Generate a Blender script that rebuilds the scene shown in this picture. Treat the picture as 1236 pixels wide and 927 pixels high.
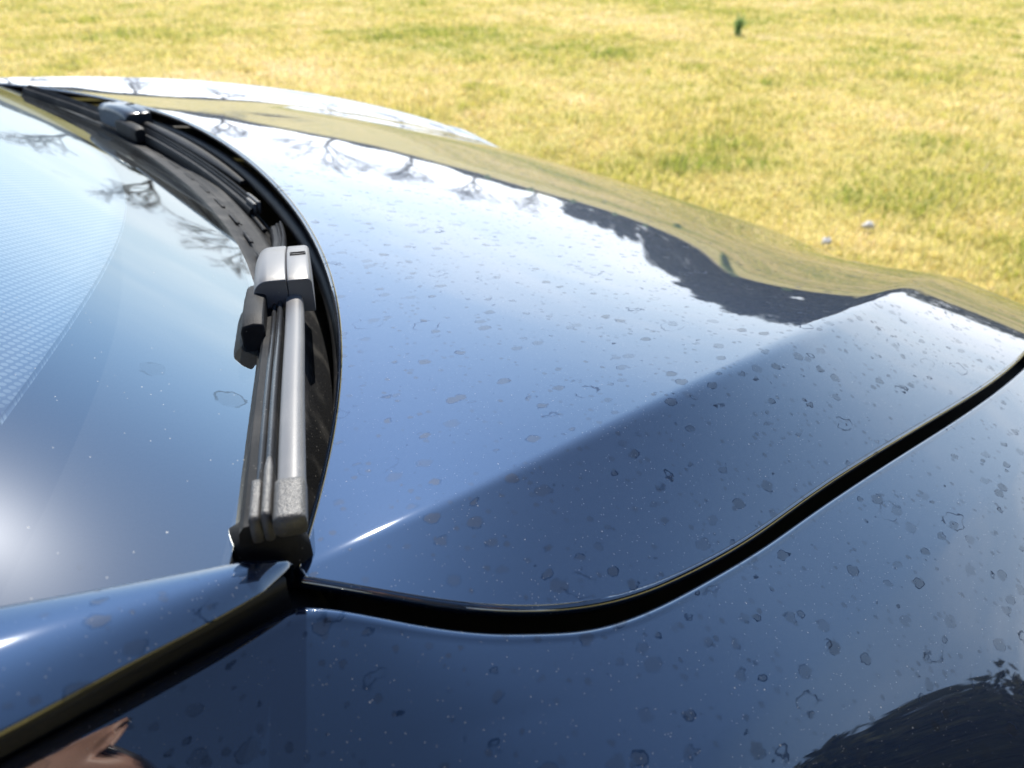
import bpy, math
import numpy as np
from mathutils import Matrix, Vector

# ---------------------------------------------------------------- camera, sky, sun, exposure
for o in list(bpy.data.objects):
    bpy.data.objects.remove(o, do_unlink=True)
SC = bpy.context.scene
COL = SC.collection
H = 1.03                                    # height of the bonnet's rear corner above the ground
YAW, PITCH, ROLL = math.radians(51.6804), math.radians(31.0717), math.radians(0.2471)
SUN_EL, SUN_AZ = 48.4, 55.7                 # degrees; azimuth from +X (car forward) towards +Y

fw = Vector((math.cos(YAW)*math.cos(PITCH), math.sin(YAW)*math.cos(PITCH), -math.sin(PITCH)))
rt = Vector((math.sin(YAW), -math.cos(YAW), 0))
up = rt.cross(fw)
R_ = rt*math.cos(ROLL) + up*math.sin(ROLL)
U_ = -rt*math.sin(ROLL) + up*math.cos(ROLL)
cam_d = bpy.data.cameras.new('camera')
cam = bpy.data.objects.new('camera', cam_d)
COL.objects.link(cam)
CAM = Vector((0, 0, 0.1921 + H))
cam.matrix_world = Matrix(((R_.x, U_.x, -fw.x, CAM.x), (R_.y, U_.y, -fw.y, CAM.y), (R_.z, U_.z, -fw.z, CAM.z), (0, 0, 0, 1)))
cam_d.sensor_width = 36
cam_d.lens = 880/1236*36
cam_d.clip_start = .01
cam_d.clip_end = 3000
cam_d.dof.use_dof = True
cam_d.dof.focus_distance = .37
cam_d.dof.aperture_fstop = cam_d.lens/2.4   # a 2.4 mm pupil, as a phone has
SC.camera = cam

W = bpy.data.worlds.new('World')
SC.world = W
W.use_nodes = True
wn, wl = W.node_tree.nodes, W.node_tree.links
wn.clear()
wo = wn.new('ShaderNodeOutputWorld')
wb = wn.new('ShaderNodeBackground')
wb.inputs['Strength'].default_value = .11
sky = wn.new('ShaderNodeTexSky')
sky.sky_type = 'NISHITA'
sky.sun_disc = False
sky.sun_elevation = math.radians(SUN_EL)
sky.sun_rotation = math.radians(90 - SUN_AZ)
sky.altitude = 2500
sky.air_density = 1.0
sky.dust_density = .2
sky.ozone_density = 1.6
# haze: the air whitens towards the horizon, the same all round; thin cloud streaks lie in it
tc = wn.new('ShaderNodeTexCoord')
sx = wn.new('ShaderNodeSeparateXYZ')
wl.new(tc.outputs['Generated'], sx.inputs[0])
hz_c = wn.new('ShaderNodeValToRGB')
hz_f = wn.new('ShaderNodeValToRGB')
def stops(node_, pts):
    cr = node_.color_ramp
    while len(cr.elements) > 1: cr.elements.remove(cr.elements[-1])
    cr.elements[0].position = pts[0][0]; cr.elements[0].color = (*pts[0][1], 1)
    for q, c in pts[1:]:
        e_ = cr.elements.new(q); e_.color = (*c, 1)
stops(hz_c, [(0, (10.4, 10.9, 11.6)), (.10, (10.4, 11.2, 12.4)), (.17, (9.6, 11.1, 12.4)), (.31, (7.4, 9.7, 12.2)), (.44, (5.0, 7.9, 11.8)), (.60, (3.0, 5.8, 10.4))])
stops(hz_f, [(0, (.92,)*3), (.17, (.88,)*3), (.31, (.76,)*3), (.44, (.50,)*3), (.58, (.14,)*3), (.75, (0,)*3)])
hz_f.color_ramp.interpolation = 'B_SPLINE'
wl.new(sx.outputs[2], hz_c.inputs[0]); wl.new(sx.outputs[2], hz_f.inputs[0])
mx0 = wn.new('ShaderNodeMix'); mx0.data_type = 'RGBA'
# haze scatters most towards the sun's side of the sky
sd_ = wn.new('ShaderNodeVectorMath'); sd_.operation = 'DOT_PRODUCT'
sd_.inputs[1].default_value = (math.cos(math.radians(SUN_AZ)), math.sin(math.radians(SUN_AZ)), 0)
wl.new(tc.outputs['Generated'], sd_.inputs[0])
sm_ = wn.new('ShaderNodeMapRange'); sm_.interpolation_type = 'SMOOTHSTEP'
sm_.inputs['From Min'].default_value = -.2; sm_.inputs['From Max'].default_value = .92
sm_.inputs['To Min'].default_value = .14; sm_.inputs['To Max'].default_value = 1
wl.new(sd_.outputs['Value'], sm_.inputs['Value'])
hm_ = wn.new('ShaderNodeMath'); hm_.operation = 'MULTIPLY'
wl.new(hz_f.outputs[0], hm_.inputs[0]); wl.new(sm_.outputs[0], hm_.inputs[1])
wl.new(hm_.outputs[0], mx0.inputs[0]); wl.new(sky.outputs[0], mx0.inputs[6]); wl.new(hz_c.outputs[0], mx0.inputs[7])
mp = wn.new('ShaderNodeMapping')
mp.inputs['Scale'].default_value = (1.6, 1.6, 7)
nz = wn.new('ShaderNodeTexNoise')
nz.inputs['Scale'].default_value = 2.2
nz.inputs['Detail'].default_value = 7
nz.inputs['Roughness'].default_value = .55
rp = wn.new('ShaderNodeValToRGB')
stops(rp, [(.44, (0, 0, 0)), (.70, (.7, .7, .7))])
lo = wn.new('ShaderNodeMapRange')            # the streaks lie low over the horizon
lo.inputs['From Min'].default_value = .02
lo.inputs['From Max'].default_value = .40
lo.inputs['To Min'].default_value = 1
lo.inputs['To Max'].default_value = 0
ml = wn.new('ShaderNodeMath'); ml.operation = 'MULTIPLY'
mx = wn.new('ShaderNodeMix'); mx.data_type = 'RGBA'
mx.inputs[7].default_value = (13.0, 13.2, 13.6, 1)
wl.new(tc.outputs['Generated'], mp.inputs[0]); wl.new(mp.outputs[0], nz.inputs['Vector'])
wl.new(nz.outputs[0], rp.inputs[0])
wl.new(sx.outputs[2], lo.inputs['Value']); wl.new(rp.outputs[0], ml.inputs[0]); wl.new(lo.outputs[0], ml.inputs[1])
wl.new(ml.outputs[0], mx.inputs[0]); wl.new(mx0.outputs[2], mx.inputs[6])
wl.new(mx.outputs[2], wb.inputs[0]); wl.new(wb.outputs[0], wo.inputs[0])

sun_d = bpy.data.lights.new('sun', 'SUN')
sun_d.energy = 4.5
sun_d.angle = math.radians(.53)
sun_d.color = (1, .95, .86)
sun = bpy.data.objects.new('sun', sun_d)
COL.objects.link(sun)
a, e = math.radians(SUN_AZ), math.radians(SUN_EL)
sdir = Vector((math.cos(a)*math.cos(e), math.sin(a)*math.cos(e), math.sin(e)))
sun.rotation_euler = sdir.to_track_quat('Z', 'Y').to_euler()
sun.location = sdir*50

vs = SC.view_settings
vs.view_transform = 'Standard'
vs.look = 'None'
vs.exposure = 1.05
vs.gamma = 1
vs.use_curve_mapping = False
SC.cycles.max_bounces = 8
SC.cycles.transparent_max_bounces = 12
SC.cycles.sample_clamp_indirect = 6

# ---------------------------------------------------------------- helpers
rng = np.random.default_rng(7)
MATS = {}

def node_mat(name):
    m = bpy.data.materials.new(name)
    m.use_nodes = True
    nt = m.node_tree
    nt.nodes.clear()
    out = nt.nodes.new('ShaderNodeOutputMaterial')
    MATS[name] = m
    return m, nt.nodes, nt.links, out

def principled(nodes, **kw):
    p = nodes.new('ShaderNodeBsdfPrincipled')
    for k, v in kw.items():
        p.inputs[k.replace('_', ' ')].default_value = v
    return p

def simple(name, col, rough=.5, metallic=0., spec=.5, bump=0., bscale=300., var=0., coat=0.):
    m, n, l, out = node_mat(name)
    p = principled(n, Base_Color=(*col, 1), Roughness=rough, Metallic=metallic)
    p.inputs['Specular IOR Level'].default_value = spec
    p.inputs['Coat Weight'].default_value = coat
    if bump or var:
        t = n.new('ShaderNodeTexCoord')
        z = n.new('ShaderNodeTexNoise')
        z.inputs['Scale'].default_value = bscale
        z.inputs['Detail'].default_value = 4
        l.new(t.outputs['Object'], z.inputs['Vector'])
        if bump:
            b = n.new('ShaderNodeBump')
            b.inputs['Strength'].default_value = bump
            b.inputs['Distance'].default_value = .001
            l.new(z.outputs[0], b.inputs['Height'])
            l.new(b.outputs[0], p.inputs['Normal'])
        if var:
            r = n.new('ShaderNodeMix'); r.data_type = 'RGBA'
            r.inputs[6].default_value = tuple(c*(1-var) for c in col) + (1,)
            r.inputs[7].default_value = tuple(min(1, c*(1+var)) for c in col) + (1,)
            l.new(z.outputs[0], r.inputs[0])
            l.new(r.outputs[2], p.inputs['Base Color'])
    l.new(p.outputs[0], out.inputs[0])
    return m

class MB:
    """collects grids and polygons, then links them as one mesh object"""
    def __init__(self):
        self.v, self.f, self.n = [], [], 0
    def verts(self, P):
        P = np.asarray(P, float).reshape(-1, 3)
        i = self.n
        self.v.append(P); self.n += len(P)
        return i
    def grid(self, P, flip=False, closed=False):
        P = np.asarray(P, float)
        a, b = P.shape[:2]
        i0 = self.verts(P)
        idx = i0 + np.arange(a*b).reshape(a, b)
        if closed:
            idx = np.concatenate([idx, idx[:, :1]], 1)
        q = np.stack([idx[:-1, :-1], idx[:-1, 1:], idx[1:, 1:], idx[1:, :-1]], -1).reshape(-1, 4)
        self.f += (q[:, ::-1] if flip else q).tolist()
        return idx
    def quads(self, A, Bi, flip=False):
        q = np.stack([A[:-1], A[1:], Bi[1:], Bi[:-1]], -1)
        self.f += (q[:, ::-1] if flip else q).tolist()
    def tube(self, path, rad, seg=8, cap=True):
        path = np.asarray(path, float); n = len(path)
        rad = np.broadcast_to(np.asarray(rad, float), (n,))
        T = np.gradient(path, axis=0); T /= np.linalg.norm(T, axis=1, keepdims=True) + 1e-12
        ref = np.array([0, 0, 1.]) if abs(T[:, 2]).mean() < .9 else np.array([1., 0, 0])
        S = np.cross(T, ref); S /= np.linalg.norm(S, axis=1, keepdims=True); N = np.cross(S, T)
        an = np.linspace(0, 2*np.pi, seg, endpoint=False)
        P = path[:, None] + rad[:, None, None]*(np.cos(an)[None, :, None]*S[:, None] + np.sin(an)[None, :, None]*N[:, None])
        idx = self.grid(P, closed=True)
        if cap:
            self.f.append(idx[0, :-1].tolist()); self.f.append(idx[-1, :-1][::-1].tolist())
    def loft(self, secs, cap=True, flip=False):
        idx = self.grid(np.asarray(secs, float), closed=True, flip=flip)
        if cap:
            a, b = idx[0, :-1].tolist(), idx[-1, :-1].tolist()
            self.f.append(a if flip else a[::-1]); self.f.append(b[::-1] if flip else b)
    def box(self, lo, hi):
        (x0, y0, z0), (x1, y1, z1) = lo, hi
        i = self.verts([(x0,y0,z0),(x1,y0,z0),(x1,y1,z0),(x0,y1,z0),(x0,y0,z1),(x1,y0,z1),(x1,y1,z1),(x0,y1,z1)])
        self.f += [[i+k for k in q] for q in ((0,3,2,1),(4,5,6,7),(0,1,5,4),(1,2,6,5),(2,3,7,6),(3,0,4,7))]
    def mesh(self, name, smooth=True):
        me = bpy.data.meshes.new(name)
        me.from_pydata(np.concatenate(self.v).tolist(), [], self.f)
        me.update()
        me.shade_smooth() if smooth else None
        return me
    def build(self, name, mat, parent=None, smooth=True, bevel=0., seg=2, sharp=None):
        me = self.mesh(name, smooth)
        me.materials.append(MATS[mat])
        o = bpy.data.objects.new(name, me)
        COL.objects.link(o)
        if parent is not None:
            o.parent = parent
            r = parent
            off = Vector((0, 0, 0))
            while r is not None:
                off += r.location
                r = r.parent
            o.location = -off
        if bevel:
            b = o.modifiers.new('bevel', 'BEVEL')
            b.width = bevel; b.segments = seg; b.limit_method = 'ANGLE'; b.angle_limit = math.radians(35)
            b.harden_normals = False
        if sharp is not None:
            me.set_sharp_from_angle(angle=math.radians(sharp))
        return o

def empty(name, loc, label=None, cat=None, group=None):
    o = bpy.data.objects.new(name, None)
    o.empty_display_size = .1
    o.location = loc
    COL.objects.link(o)
    if label: tag(o, label, cat, group)
    return o

def tag(o, label=None, cat=None, group=None, kind=None):
    if label: o['label'] = label
    if cat: o['category'] = cat
    if group: o['group'] = group
    if kind: o['kind'] = kind
    return o

def copy_tree(o, parent=None):
    c = o.copy()
    COL.objects.link(c)
    if parent is not None: c.parent = parent
    for ch in list(o.children):
        copy_tree(ch, c)
    return c

def spl(xs, ys):
    """natural cubic spline through points"""
    xs, ys = np.asarray(xs, float), np.asarray(ys, float)
    n = len(xs); h = np.diff(xs)
    A = np.eye(n); r = np.zeros(n)
    for i in range(1, n-1):
        A[i, i-1], A[i, i], A[i, i+1] = h[i-1], 2*(h[i-1]+h[i]), h[i]
        r[i] = 6*((ys[i+1]-ys[i])/h[i] - (ys[i]-ys[i-1])/h[i-1])
    M = np.linalg.solve(A, r)
    def f(x):
        x = np.asarray(x, float)
        i = np.clip(np.searchsorted(xs, x)-1, 0, n-2)
        t0, t1 = x-xs[i], xs[i+1]-x
        return (M[i]*t1**3+M[i+1]*t0**3)/(6*h[i]) + (ys[i]/h[i]-M[i]*h[i]/6)*t1 + (ys[i+1]/h[i]-M[i+1]*h[i]/6)*t0
    return f

def curve_pts(pts, n):
    """smooth 3-D curve through points"""
    pts = np.asarray(pts, float)
    d = np.r_[0, np.cumsum(np.linalg.norm(np.diff(pts, axis=0), axis=1))]
    t = np.linspace(0, d[-1], n)
    return np.stack([spl(d, pts[:, k])(t) for k in range(3)], 1)

# ---------------------------------------------------------------- materials
def M2(n, l, op, a, b, clamp=False):
    m = n.new('ShaderNodeMath'); m.operation = op; m.use_clamp = clamp
    for i, s in enumerate((a, b)):
        if isinstance(s, (int, float)): m.inputs[i].default_value = s
        elif s is not None: l.new(s, m.inputs[i])
    return m.outputs[0]

def ramp(n, l, src, a, b, lo=0., hi=1.):
    m = n.new('ShaderNodeMapRange'); m.interpolation_type = 'SMOOTHSTEP'
    m.inputs['From Min'].default_value = a; m.inputs['From Max'].default_value = b
    m.inputs['To Min'].default_value = lo; m.inputs['To Max'].default_value = hi
    l.new(src, m.inputs['Value'])
    return m.outputs[0]

def dried_drops(n, l, scale, seed, keep, rmax, stretch=(1, 1, 1), warp=.0055):
    """outlines of dried rain drops: returns (fill, ring)"""
    t = n.new('ShaderNodeTexCoord')
    mp = n.new('ShaderNodeMapping'); mp.inputs['Location'].default_value = (seed, seed*.7, seed*.3); mp.inputs['Scale'].default_value = stretch
    l.new(t.outputs['Object'], mp.inputs[0])
    nz = n.new('ShaderNodeTexNoise'); nz.inputs['Scale'].default_value = scale*3.2; nz.inputs['Detail'].default_value = 3
    l.new(mp.outputs[0], nz.inputs['Vector'])
    sub = n.new('ShaderNodeVectorMath'); sub.operation = 'SUBTRACT'; sub.inputs[1].default_value = (.5, .5, .5)
    l.new(nz.outputs['Color'], sub.inputs[0])
    mul = n.new('ShaderNodeVectorMath'); mul.operation = 'SCALE'; mul.inputs['Scale'].default_value = warp*62/scale
    l.new(sub.outputs[0], mul.inputs[0])
    add = n.new('ShaderNodeVectorMath'); add.operation = 'ADD'
    l.new(mp.outputs[0], add.inputs[0]); l.new(mul.outputs[0], add.inputs[1])
    v = n.new('ShaderNodeTexVoronoi'); v.inputs['Scale'].default_value = scale
    l.new(add.outputs[0], v.inputs['Vector'])
    sp = n.new('ShaderNodeSeparateColor'); l.new(v.outputs['Color'], sp.inputs[0])
    on = M2(n, l, 'GREATER_THAN', sp.outputs[0], 1-keep)
    r = ramp(n, l, sp.outputs[1], 0., 1., .07, rmax)
    d = M2(n, l, 'SUBTRACT', v.outputs['Distance'], r)
    fill = M2(n, l, 'MULTIPLY', ramp(n, l, d, -.05, .0, 1., 0.), on)
    ad = M2(n, l, 'ABSOLUTE', d, None)
    rg = ramp(n, l, ad, .006, .034, 1., 0.)
    brk = n.new('ShaderNodeTexNoise'); brk.inputs['Scale'].default_value = scale*2.1
    l.new(mp.outputs[0], brk.inputs['Vector'])
    ring = M2(n, l, 'MULTIPLY', M2(n, l, 'MULTIPLY', rg, on), ramp(n, l, brk.outputs[0], .38, .6))
    ng = ramp(n, l, sp.outputs[2], 0, 1, .45, 1.)          # each drop dried to its own strength
    return M2(n, l, 'MULTIPLY', fill, ng), M2(n, l, 'MULTIPLY', ring, ng)

def dust(n, l, scale, keep, size):
    t = n.new('ShaderNodeTexCoord')
    v = n.new('ShaderNodeTexVoronoi'); v.inputs['Scale'].default_value = scale
    l.new(t.outputs['Object'], v.inputs['Vector'])
    sp = n.new('ShaderNodeSeparateColor'); l.new(v.outputs['Color'], sp.inputs[0])
    on = M2(n, l, 'GREATER_THAN', sp.outputs[0], 1-keep)
    return M2(n, l, 'MULTIPLY', on, ramp(n, l, v.outputs['Distance'], size*.6, size, 1., 0.))

def make_paint(name, spots=1.0):
    m, n, l, out = node_mat(name)
    f1, r1 = dried_drops(n, l, 88, 3.1, .85, .31, (.8, 1.15, 1))
    f2, r2 = dried_drops(n, l, 190, 9.7, .7, .29, (1, 1, 1))
    f3, r3 = dried_drops(n, l, 46, 6.3, .34, .34, (.75, 1.2, 1), .0075)
    fill = M2(n, l, 'MAXIMUM', f1, M2(n, l, 'MULTIPLY', f2, .8))
    ring = M2(n, l, 'MAXIMUM', M2(n, l, 'MAXIMUM', r1, r3), M2(n, l, 'MULTIPLY', r2, .7))
    p = principled(n, Roughness=.52, Metallic=.9, Coat_Roughness=.012, Coat_IOR=2.15)
    mx = n.new('ShaderNodeMix'); mx.data_type = 'RGBA'
    mx.inputs[6].default_value = (.001, .009, .029, 1)
    mx.inputs[7].default_value = (.010, .010, .011, 1)
    l.new(M2(n, l, 'MULTIPLY', fill, .45*spots), mx.inputs[0]); l.new(mx.outputs[2], p.inputs['Base Color'])
    cov = M2(n, l, 'ADD', M2(n, l, 'MULTIPLY', fill, .40*spots), M2(n, l, 'MULTIPLY', ring, .95*spots), True)
    l.new(M2(n, l, 'SUBTRACT', 1., cov), p.inputs['Coat Weight'])
    l.new(M2(n, l, 'ADD', .012, M2(n, l, 'MULTIPLY', fill, .02*spots)), p.inputs['Coat Roughness'])
    du = M2(n, l, 'MAXIMUM', dust(n, l, 800, .20, .15), M2(n, l, 'MULTIPLY', dust(n, l, 260, .10, .10), .8))
    df = n.new('ShaderNodeBsdfDiffuse'); df.inputs[0].default_value = (.42, .40, .37, 1)
    ms = n.new('ShaderNodeMixShader')
    l.new(M2(n, l, 'MULTIPLY', du, .42*spots), ms.inputs[0]); l.new(p.outputs[0], ms.inputs[1]); l.new(df.outputs[0], ms.inputs[2])
    # a thin, even film of dust over the clear coat scatters a little sunlight
    film = n.new('ShaderNodeMixShader'); film.inputs[0].default_value = .007
    fg = n.new('ShaderNodeBsdfGlossy'); fg.inputs['Roughness'].default_value = .075; fg.inputs[0].default_value = (.85, .9, 1, 1)
    l.new(ms.outputs[0], film.inputs[1]); l.new(fg.outputs[0], film.inputs[2])
    l.new(film.outputs[0], out.inputs[0])
    return m
make_paint('paint')

def make_glass(name):
    m, n, l, out = node_mat(name)
    # reflectance of laminated, coated glass, the same seen from outside and inside
    ge = n.new('ShaderNodeNewGeometry'); dt = n.new('ShaderNodeVectorMath'); dt.operation = 'DOT_PRODUCT'
    l.new(ge.outputs['Normal'], dt.inputs[0]); l.new(ge.outputs['Incoming'], dt.inputs[1])
    co = M2(n, l, 'ABSOLUTE', dt.outputs['Value'], None)
    fres = M2(n, l, 'ADD', .30, M2(n, l, 'MULTIPLY', .05, M2(n, l, 'POWER', M2(n, l, 'SUBTRACT', 1., co, True), 5.)), True)
    gl = n.new('ShaderNodeBsdfGlossy'); gl.inputs['Roughness'].default_value = .008; gl.inputs[0].default_value = (.90, .98, 1, 1)
    tr = n.new('ShaderNodeBsdfTransparent'); tr.inputs[0].default_value = (.88, .92, .93, 1)
    f, r = dried_drops(n, l, 40, 5.5, .12, .26)
    dk = M2(n, l, 'SUBTRACT', 1., M2(n, l, 'MULTIPLY', M2(n, l, 'ADD', M2(n, l, 'MULTIPLY', f, .25), r, True), .5))
    mix = n.new('ShaderNodeMixShader')
    l.new(M2(n, l, 'MULTIPLY', fres, dk), mix.inputs[0]); l.new(tr.outputs[0], mix.inputs[1]); l.new(gl.outputs[0], mix.inputs[2])
    # greasy film: a faint wide lobe round the sun's mirror image, and specks of dust
    hz = n.new('ShaderNodeBsdfGlossy'); hz.inputs['Roughness'].default_value = .24; hz.inputs[0].default_value = (.9, .93, 1, 1)
    mh = n.new('ShaderNodeMixShader'); mh.inputs[0].default_value = .0025
    l.new(mix.outputs[0], mh.inputs[1]); l.new(hz.outputs[0], mh.inputs[2])
    df = n.new('ShaderNodeBsdfDiffuse'); df.inputs[0].default_value = (.5, .5, .48, 1)
    ms = n.new('ShaderNodeMixShader')
    l.new(M2(n, l, 'MULTIPLY', M2(n, l, 'MAXIMUM', dust(n, l, 420, .08, .13), dust(n, l, 170, .05, .09)), .6), ms.inputs[0])
    l.new(mh.outputs[0], ms.inputs[1]); l.new(df.outputs[0], ms.inputs[2])
    fm = n.new('ShaderNodeMixShader'); fm.inputs[0].default_value = .012
    l.new(ms.outputs[0], fm.inputs[1]); l.new(df.outputs[0], fm.inputs[2])
    l.new(fm.outputs[0], out.inputs[0])
make_glass('windscreen_glass')

def make_dusty_plastic(name, col, rough, bump=.5, bscale=900, dusty=1.0):
    m, n, l, out = node_mat(name)
    p = principled(n, Base_Color=(*col, 1), Roughness=rough)
    p.inputs['Specular IOR Level'].default_value = .13 if max(col) < .02 else .5
    t = n.new('ShaderNodeTexCoord')
    z = n.new('ShaderNodeTexNoise'); z.inputs['Scale'].default_value = bscale; z.inputs['Detail'].default_value = 3
    l.new(t.outputs['Object'], z.inputs['Vector'])
    b = n.new('ShaderNodeBump'); b.inputs['Strength'].default_value = bump; b.inputs['Distance'].default_value = .0006
    l.new(z.outputs[0], b.inputs['Height']); l.new(b.outputs[0], p.inputs['Normal'])
    df = n.new('ShaderNodeBsdfDiffuse'); df.inputs[0].default_value = (.45, .43, .40, 1)
    z2 = n.new('ShaderNodeTexNoise'); z2.inputs['Scale'].default_value = 45; z2.inputs['Detail'].default_value = 6
    l.new(t.outputs['Object'], z2.inputs['Vector'])
    g = ramp(n, l, z2.outputs[0], .45, .75, 0., .09*dusty)
    du = M2(n, l, 'ADD', g, M2(n, l, 'MULTIPLY', dust(n, l, 480, .22, .2), .35*dusty), True)
    ms = n.new('ShaderNodeMixShader')
    l.new(du, ms.inputs[0]); l.new(p.outputs[0], ms.inputs[1]); l.new(df.outputs[0], ms.inputs[2]); l.new(ms.outputs[0], out.inputs[0])
make_dusty_plastic('cowl_plastic', (.007, .0075, .009), .62)
make_dusty_plastic('wiper_satin', (.105, .105, .110), .43, .12, 1600, .8)
make_dusty_plastic('wiper_rail', (.030, .031, .034), .22, .08, 1600, .5)
make_dusty_plastic('wiper_grain', (.055, .053, .052), .40, .8, 1300, .6)
make_dusty_plastic('wiper_black', (.008, .008, .009), .55, .3, 1500, .4)
make_dusty_plastic('rubber', (.008, .008, .009), .55, .2, 700, .5)
simple('gap_black', (.004, .004, .005), .6)
simple('interior_black', (.010, .010, .011), .8, spec=.12, bump=.3, bscale=400)
simple('chrome', (.6, .6, .62), .08, 1.)
simple('tyre', (.018, .018, .018), .8, bump=.5, bscale=120)
simple('alloy', (.35, .36, .38), .3, 1.)
simple('lamp_glass', (.25, .27, .3), .05, .2)
simple('skin', (.46, .24, .16), .5, bump=.25, bscale=350, var=.12)
simple('jacket', (.020, .021, .024), .85, bump=.5, bscale=500, var=.2)
simple('trousers', (.03, .034, .05), .85, bump=.4, bscale=500, var=.2)
simple('hair', (.012, .010, .009), .45, bump=.6, bscale=260)
simple('phone', (.01, .01, .011), .25)
simple('nail', (.55, .34, .28), .3)

def make_shade(name):
    # pale perforated cloth: rows of small light dots on a blue ground
    m, n, l, out = node_mat(name)
    t = n.new('ShaderNodeTexCoord')
    mp = n.new('ShaderNodeMapping'); mp.inputs['Rotation'].default_value = (0, 0, math.radians(38)); mp.inputs['Scale'].default_value = (290, 290, 0)
    l.new(t.outputs['Object'], mp.inputs[0])
    v = n.new('ShaderNodeTexVoronoi'); v.voronoi_dimensions = '2D'; v.inputs['Randomness'].default_value = 0; v.inputs['Scale'].default_value = 1
    l.new(mp.outputs[0], v.inputs['Vector'])
    mx = n.new('ShaderNodeMix'); mx.data_type = 'RGBA'
    mx.inputs[6].default_value = (.115, .145, .175, 1); mx.inputs[7].default_value = (.016, .036, .07, 1)
    l.new(ramp(n, l, v.outputs['Distance'], .30, .42), mx.inputs[0])
    p = principled(n, Roughness=.8)
    l.new(mx.outputs[2], p.inputs['Base Color']); l.new(p.outputs[0], out.inputs[0])
make_shade('shade_cloth')

# ---------------------------------------------------------------- the car's surfaces (car frame: x forward, y to its left, z above the bonnet corner)
YC = 0.90039
X0, RB, RC = 0.25788, 0.25720, 0.30108
XRID = X0 - RB*.49 - RC*.2401
def wid(x):                       # half distance between the two bonnet ridges
    xx = x - XRID
    return 0.70060 + 0.00517*xx + -0.18130*xx**2
def zrid(x):
    xx = x - XRID
    return -0.00300 - (0.03979*xx + 0.06932*xx**2 + 0.09291*xx**3)
def xrear(s):
    return X0 - RB*s**2 - RC*s**4

def bsp(t, kn, k=3):
    t = np.asarray(t, float)
    N = [((t >= kn[i]) & (t < kn[i+1])).astype(float) for i in range(len(kn)-1)]
    last = max(i for i in range(len(kn)-1) if kn[i] < kn[i+1])
    N[last] = np.where(t == kn[last+1], 1., N[last])
    for q in range(1, k+1):
        Mn = []
        for i in range(len(kn)-1-q):
            a, b = kn[i+q]-kn[i], kn[i+q+1]-kn[i+1]
            Mn.append((0 if a == 0 else (t-kn[i])/a*N[i]) + (0 if b == 0 else (kn[i+q+1]-t)/b*N[i+1]))
        N = Mn
    return np.stack(N, -1)
def knots(a, b, n): return np.concatenate([[a]*3, np.linspace(a, b, n+1), [b]*3])
KU, KV, KU2, KQ = knots(-.12, 1.35, 12), knots(0, 1., 11), knots(-.12, 1.35, 8), knots(0, .30, 4)
HOOD_TOP = np.array([[633.1,632.9,627.4,603.3,564.2,512.2,449.7,380.1,306.5,231.8,158.5,88.5,45.2,24.7],[586.0,586.0,580.7,557.5,519.9,469.9,410.1,343.8,274.0,203.9,136.2,72.5,33.6,14.6],[489.7,489.6,485.2,463.6,428.8,383.0,328.8,268.5,206.4,146.1,88.8,37.9,7.4,-6.6],[328.8,328.7,323.9,304.8,274.7,235.2,188.9,140.0,90.2,42.4,1.9,-31.7,-47.8,-54.9],[129.1,129.2,127.4,113.1,84.8,48.6,12.5,-22.1,-52.8,-80.3,-105.1,-121.5,-127.5,-129.3],[-114.9,-115.3,-123.7,-145.2,-161.6,-179.3,-202.3,-227.2,-248.8,-257.8,-252.0,-247.9,-243.1,-240.2],[-423.1,-423.2,-422.6,-422.4,-429.1,-433.7,-442.1,-460.3,-480.4,-491.2,-476.6,-429.9,-407.5,-398.1],[-722.4,-722.3,-721.8,-720.4,-717.7,-717.1,-721.9,-732.1,-748.6,-759.1,-749.5,-704.9,-646.1,-612.7],[-1025.8,-1025.8,-1025.6,-1024.7,-1024.1,-1031.5,-1046.1,-1063.2,-1073.2,-1065.5,-1031.8,-975.8,-925.2,-895.2],[-1363.9,-1363.9,-1364.5,-1366.9,-1374.7,-1389.1,-1411.7,-1437.2,-1454.8,-1454.4,-1420.6,-1345.8,-1284.9,-1254.0],[-1764.7,-1764.6,-1765.6,-1772.7,-1781.8,-1787.1,-1791.6,-1810.1,-1855.2,-1897.0,-1888.7,-1813.8,-1742.5,-1702.5],[-2239.0,-2239.0,-2240.2,-2245.7,-2247.5,-2245.6,-2255.0,-2294.0,-2348.3,-2375.1,-2368.3,-2328.0,-2276.4,-2245.6],[-2744.2,-2744.3,-2745.4,-2749.3,-2759.3,-2781.4,-2817.8,-2858.5,-2895.3,-2929.3,-2945.8,-2938.4,-2918.8,-2905.6],[-3093.0,-3093.3,-3095.3,-3104.7,-3123.2,-3153.3,-3193.4,-3240.4,-3289.3,-3331.7,-3363.9,-3382.5,-3388.0,-3389.1],[-3269.2,-3269.6,-3272.4,-3284.4,-3306.3,-3339.4,-3382.8,-3434.0,-3487.4,-3536.7,-3577.1,-3605.6,-3614.3,-3615.9]])*1e-4     # control heights of the bonnet between its ridges (rows: along x, columns: centre to ridge)
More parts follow.
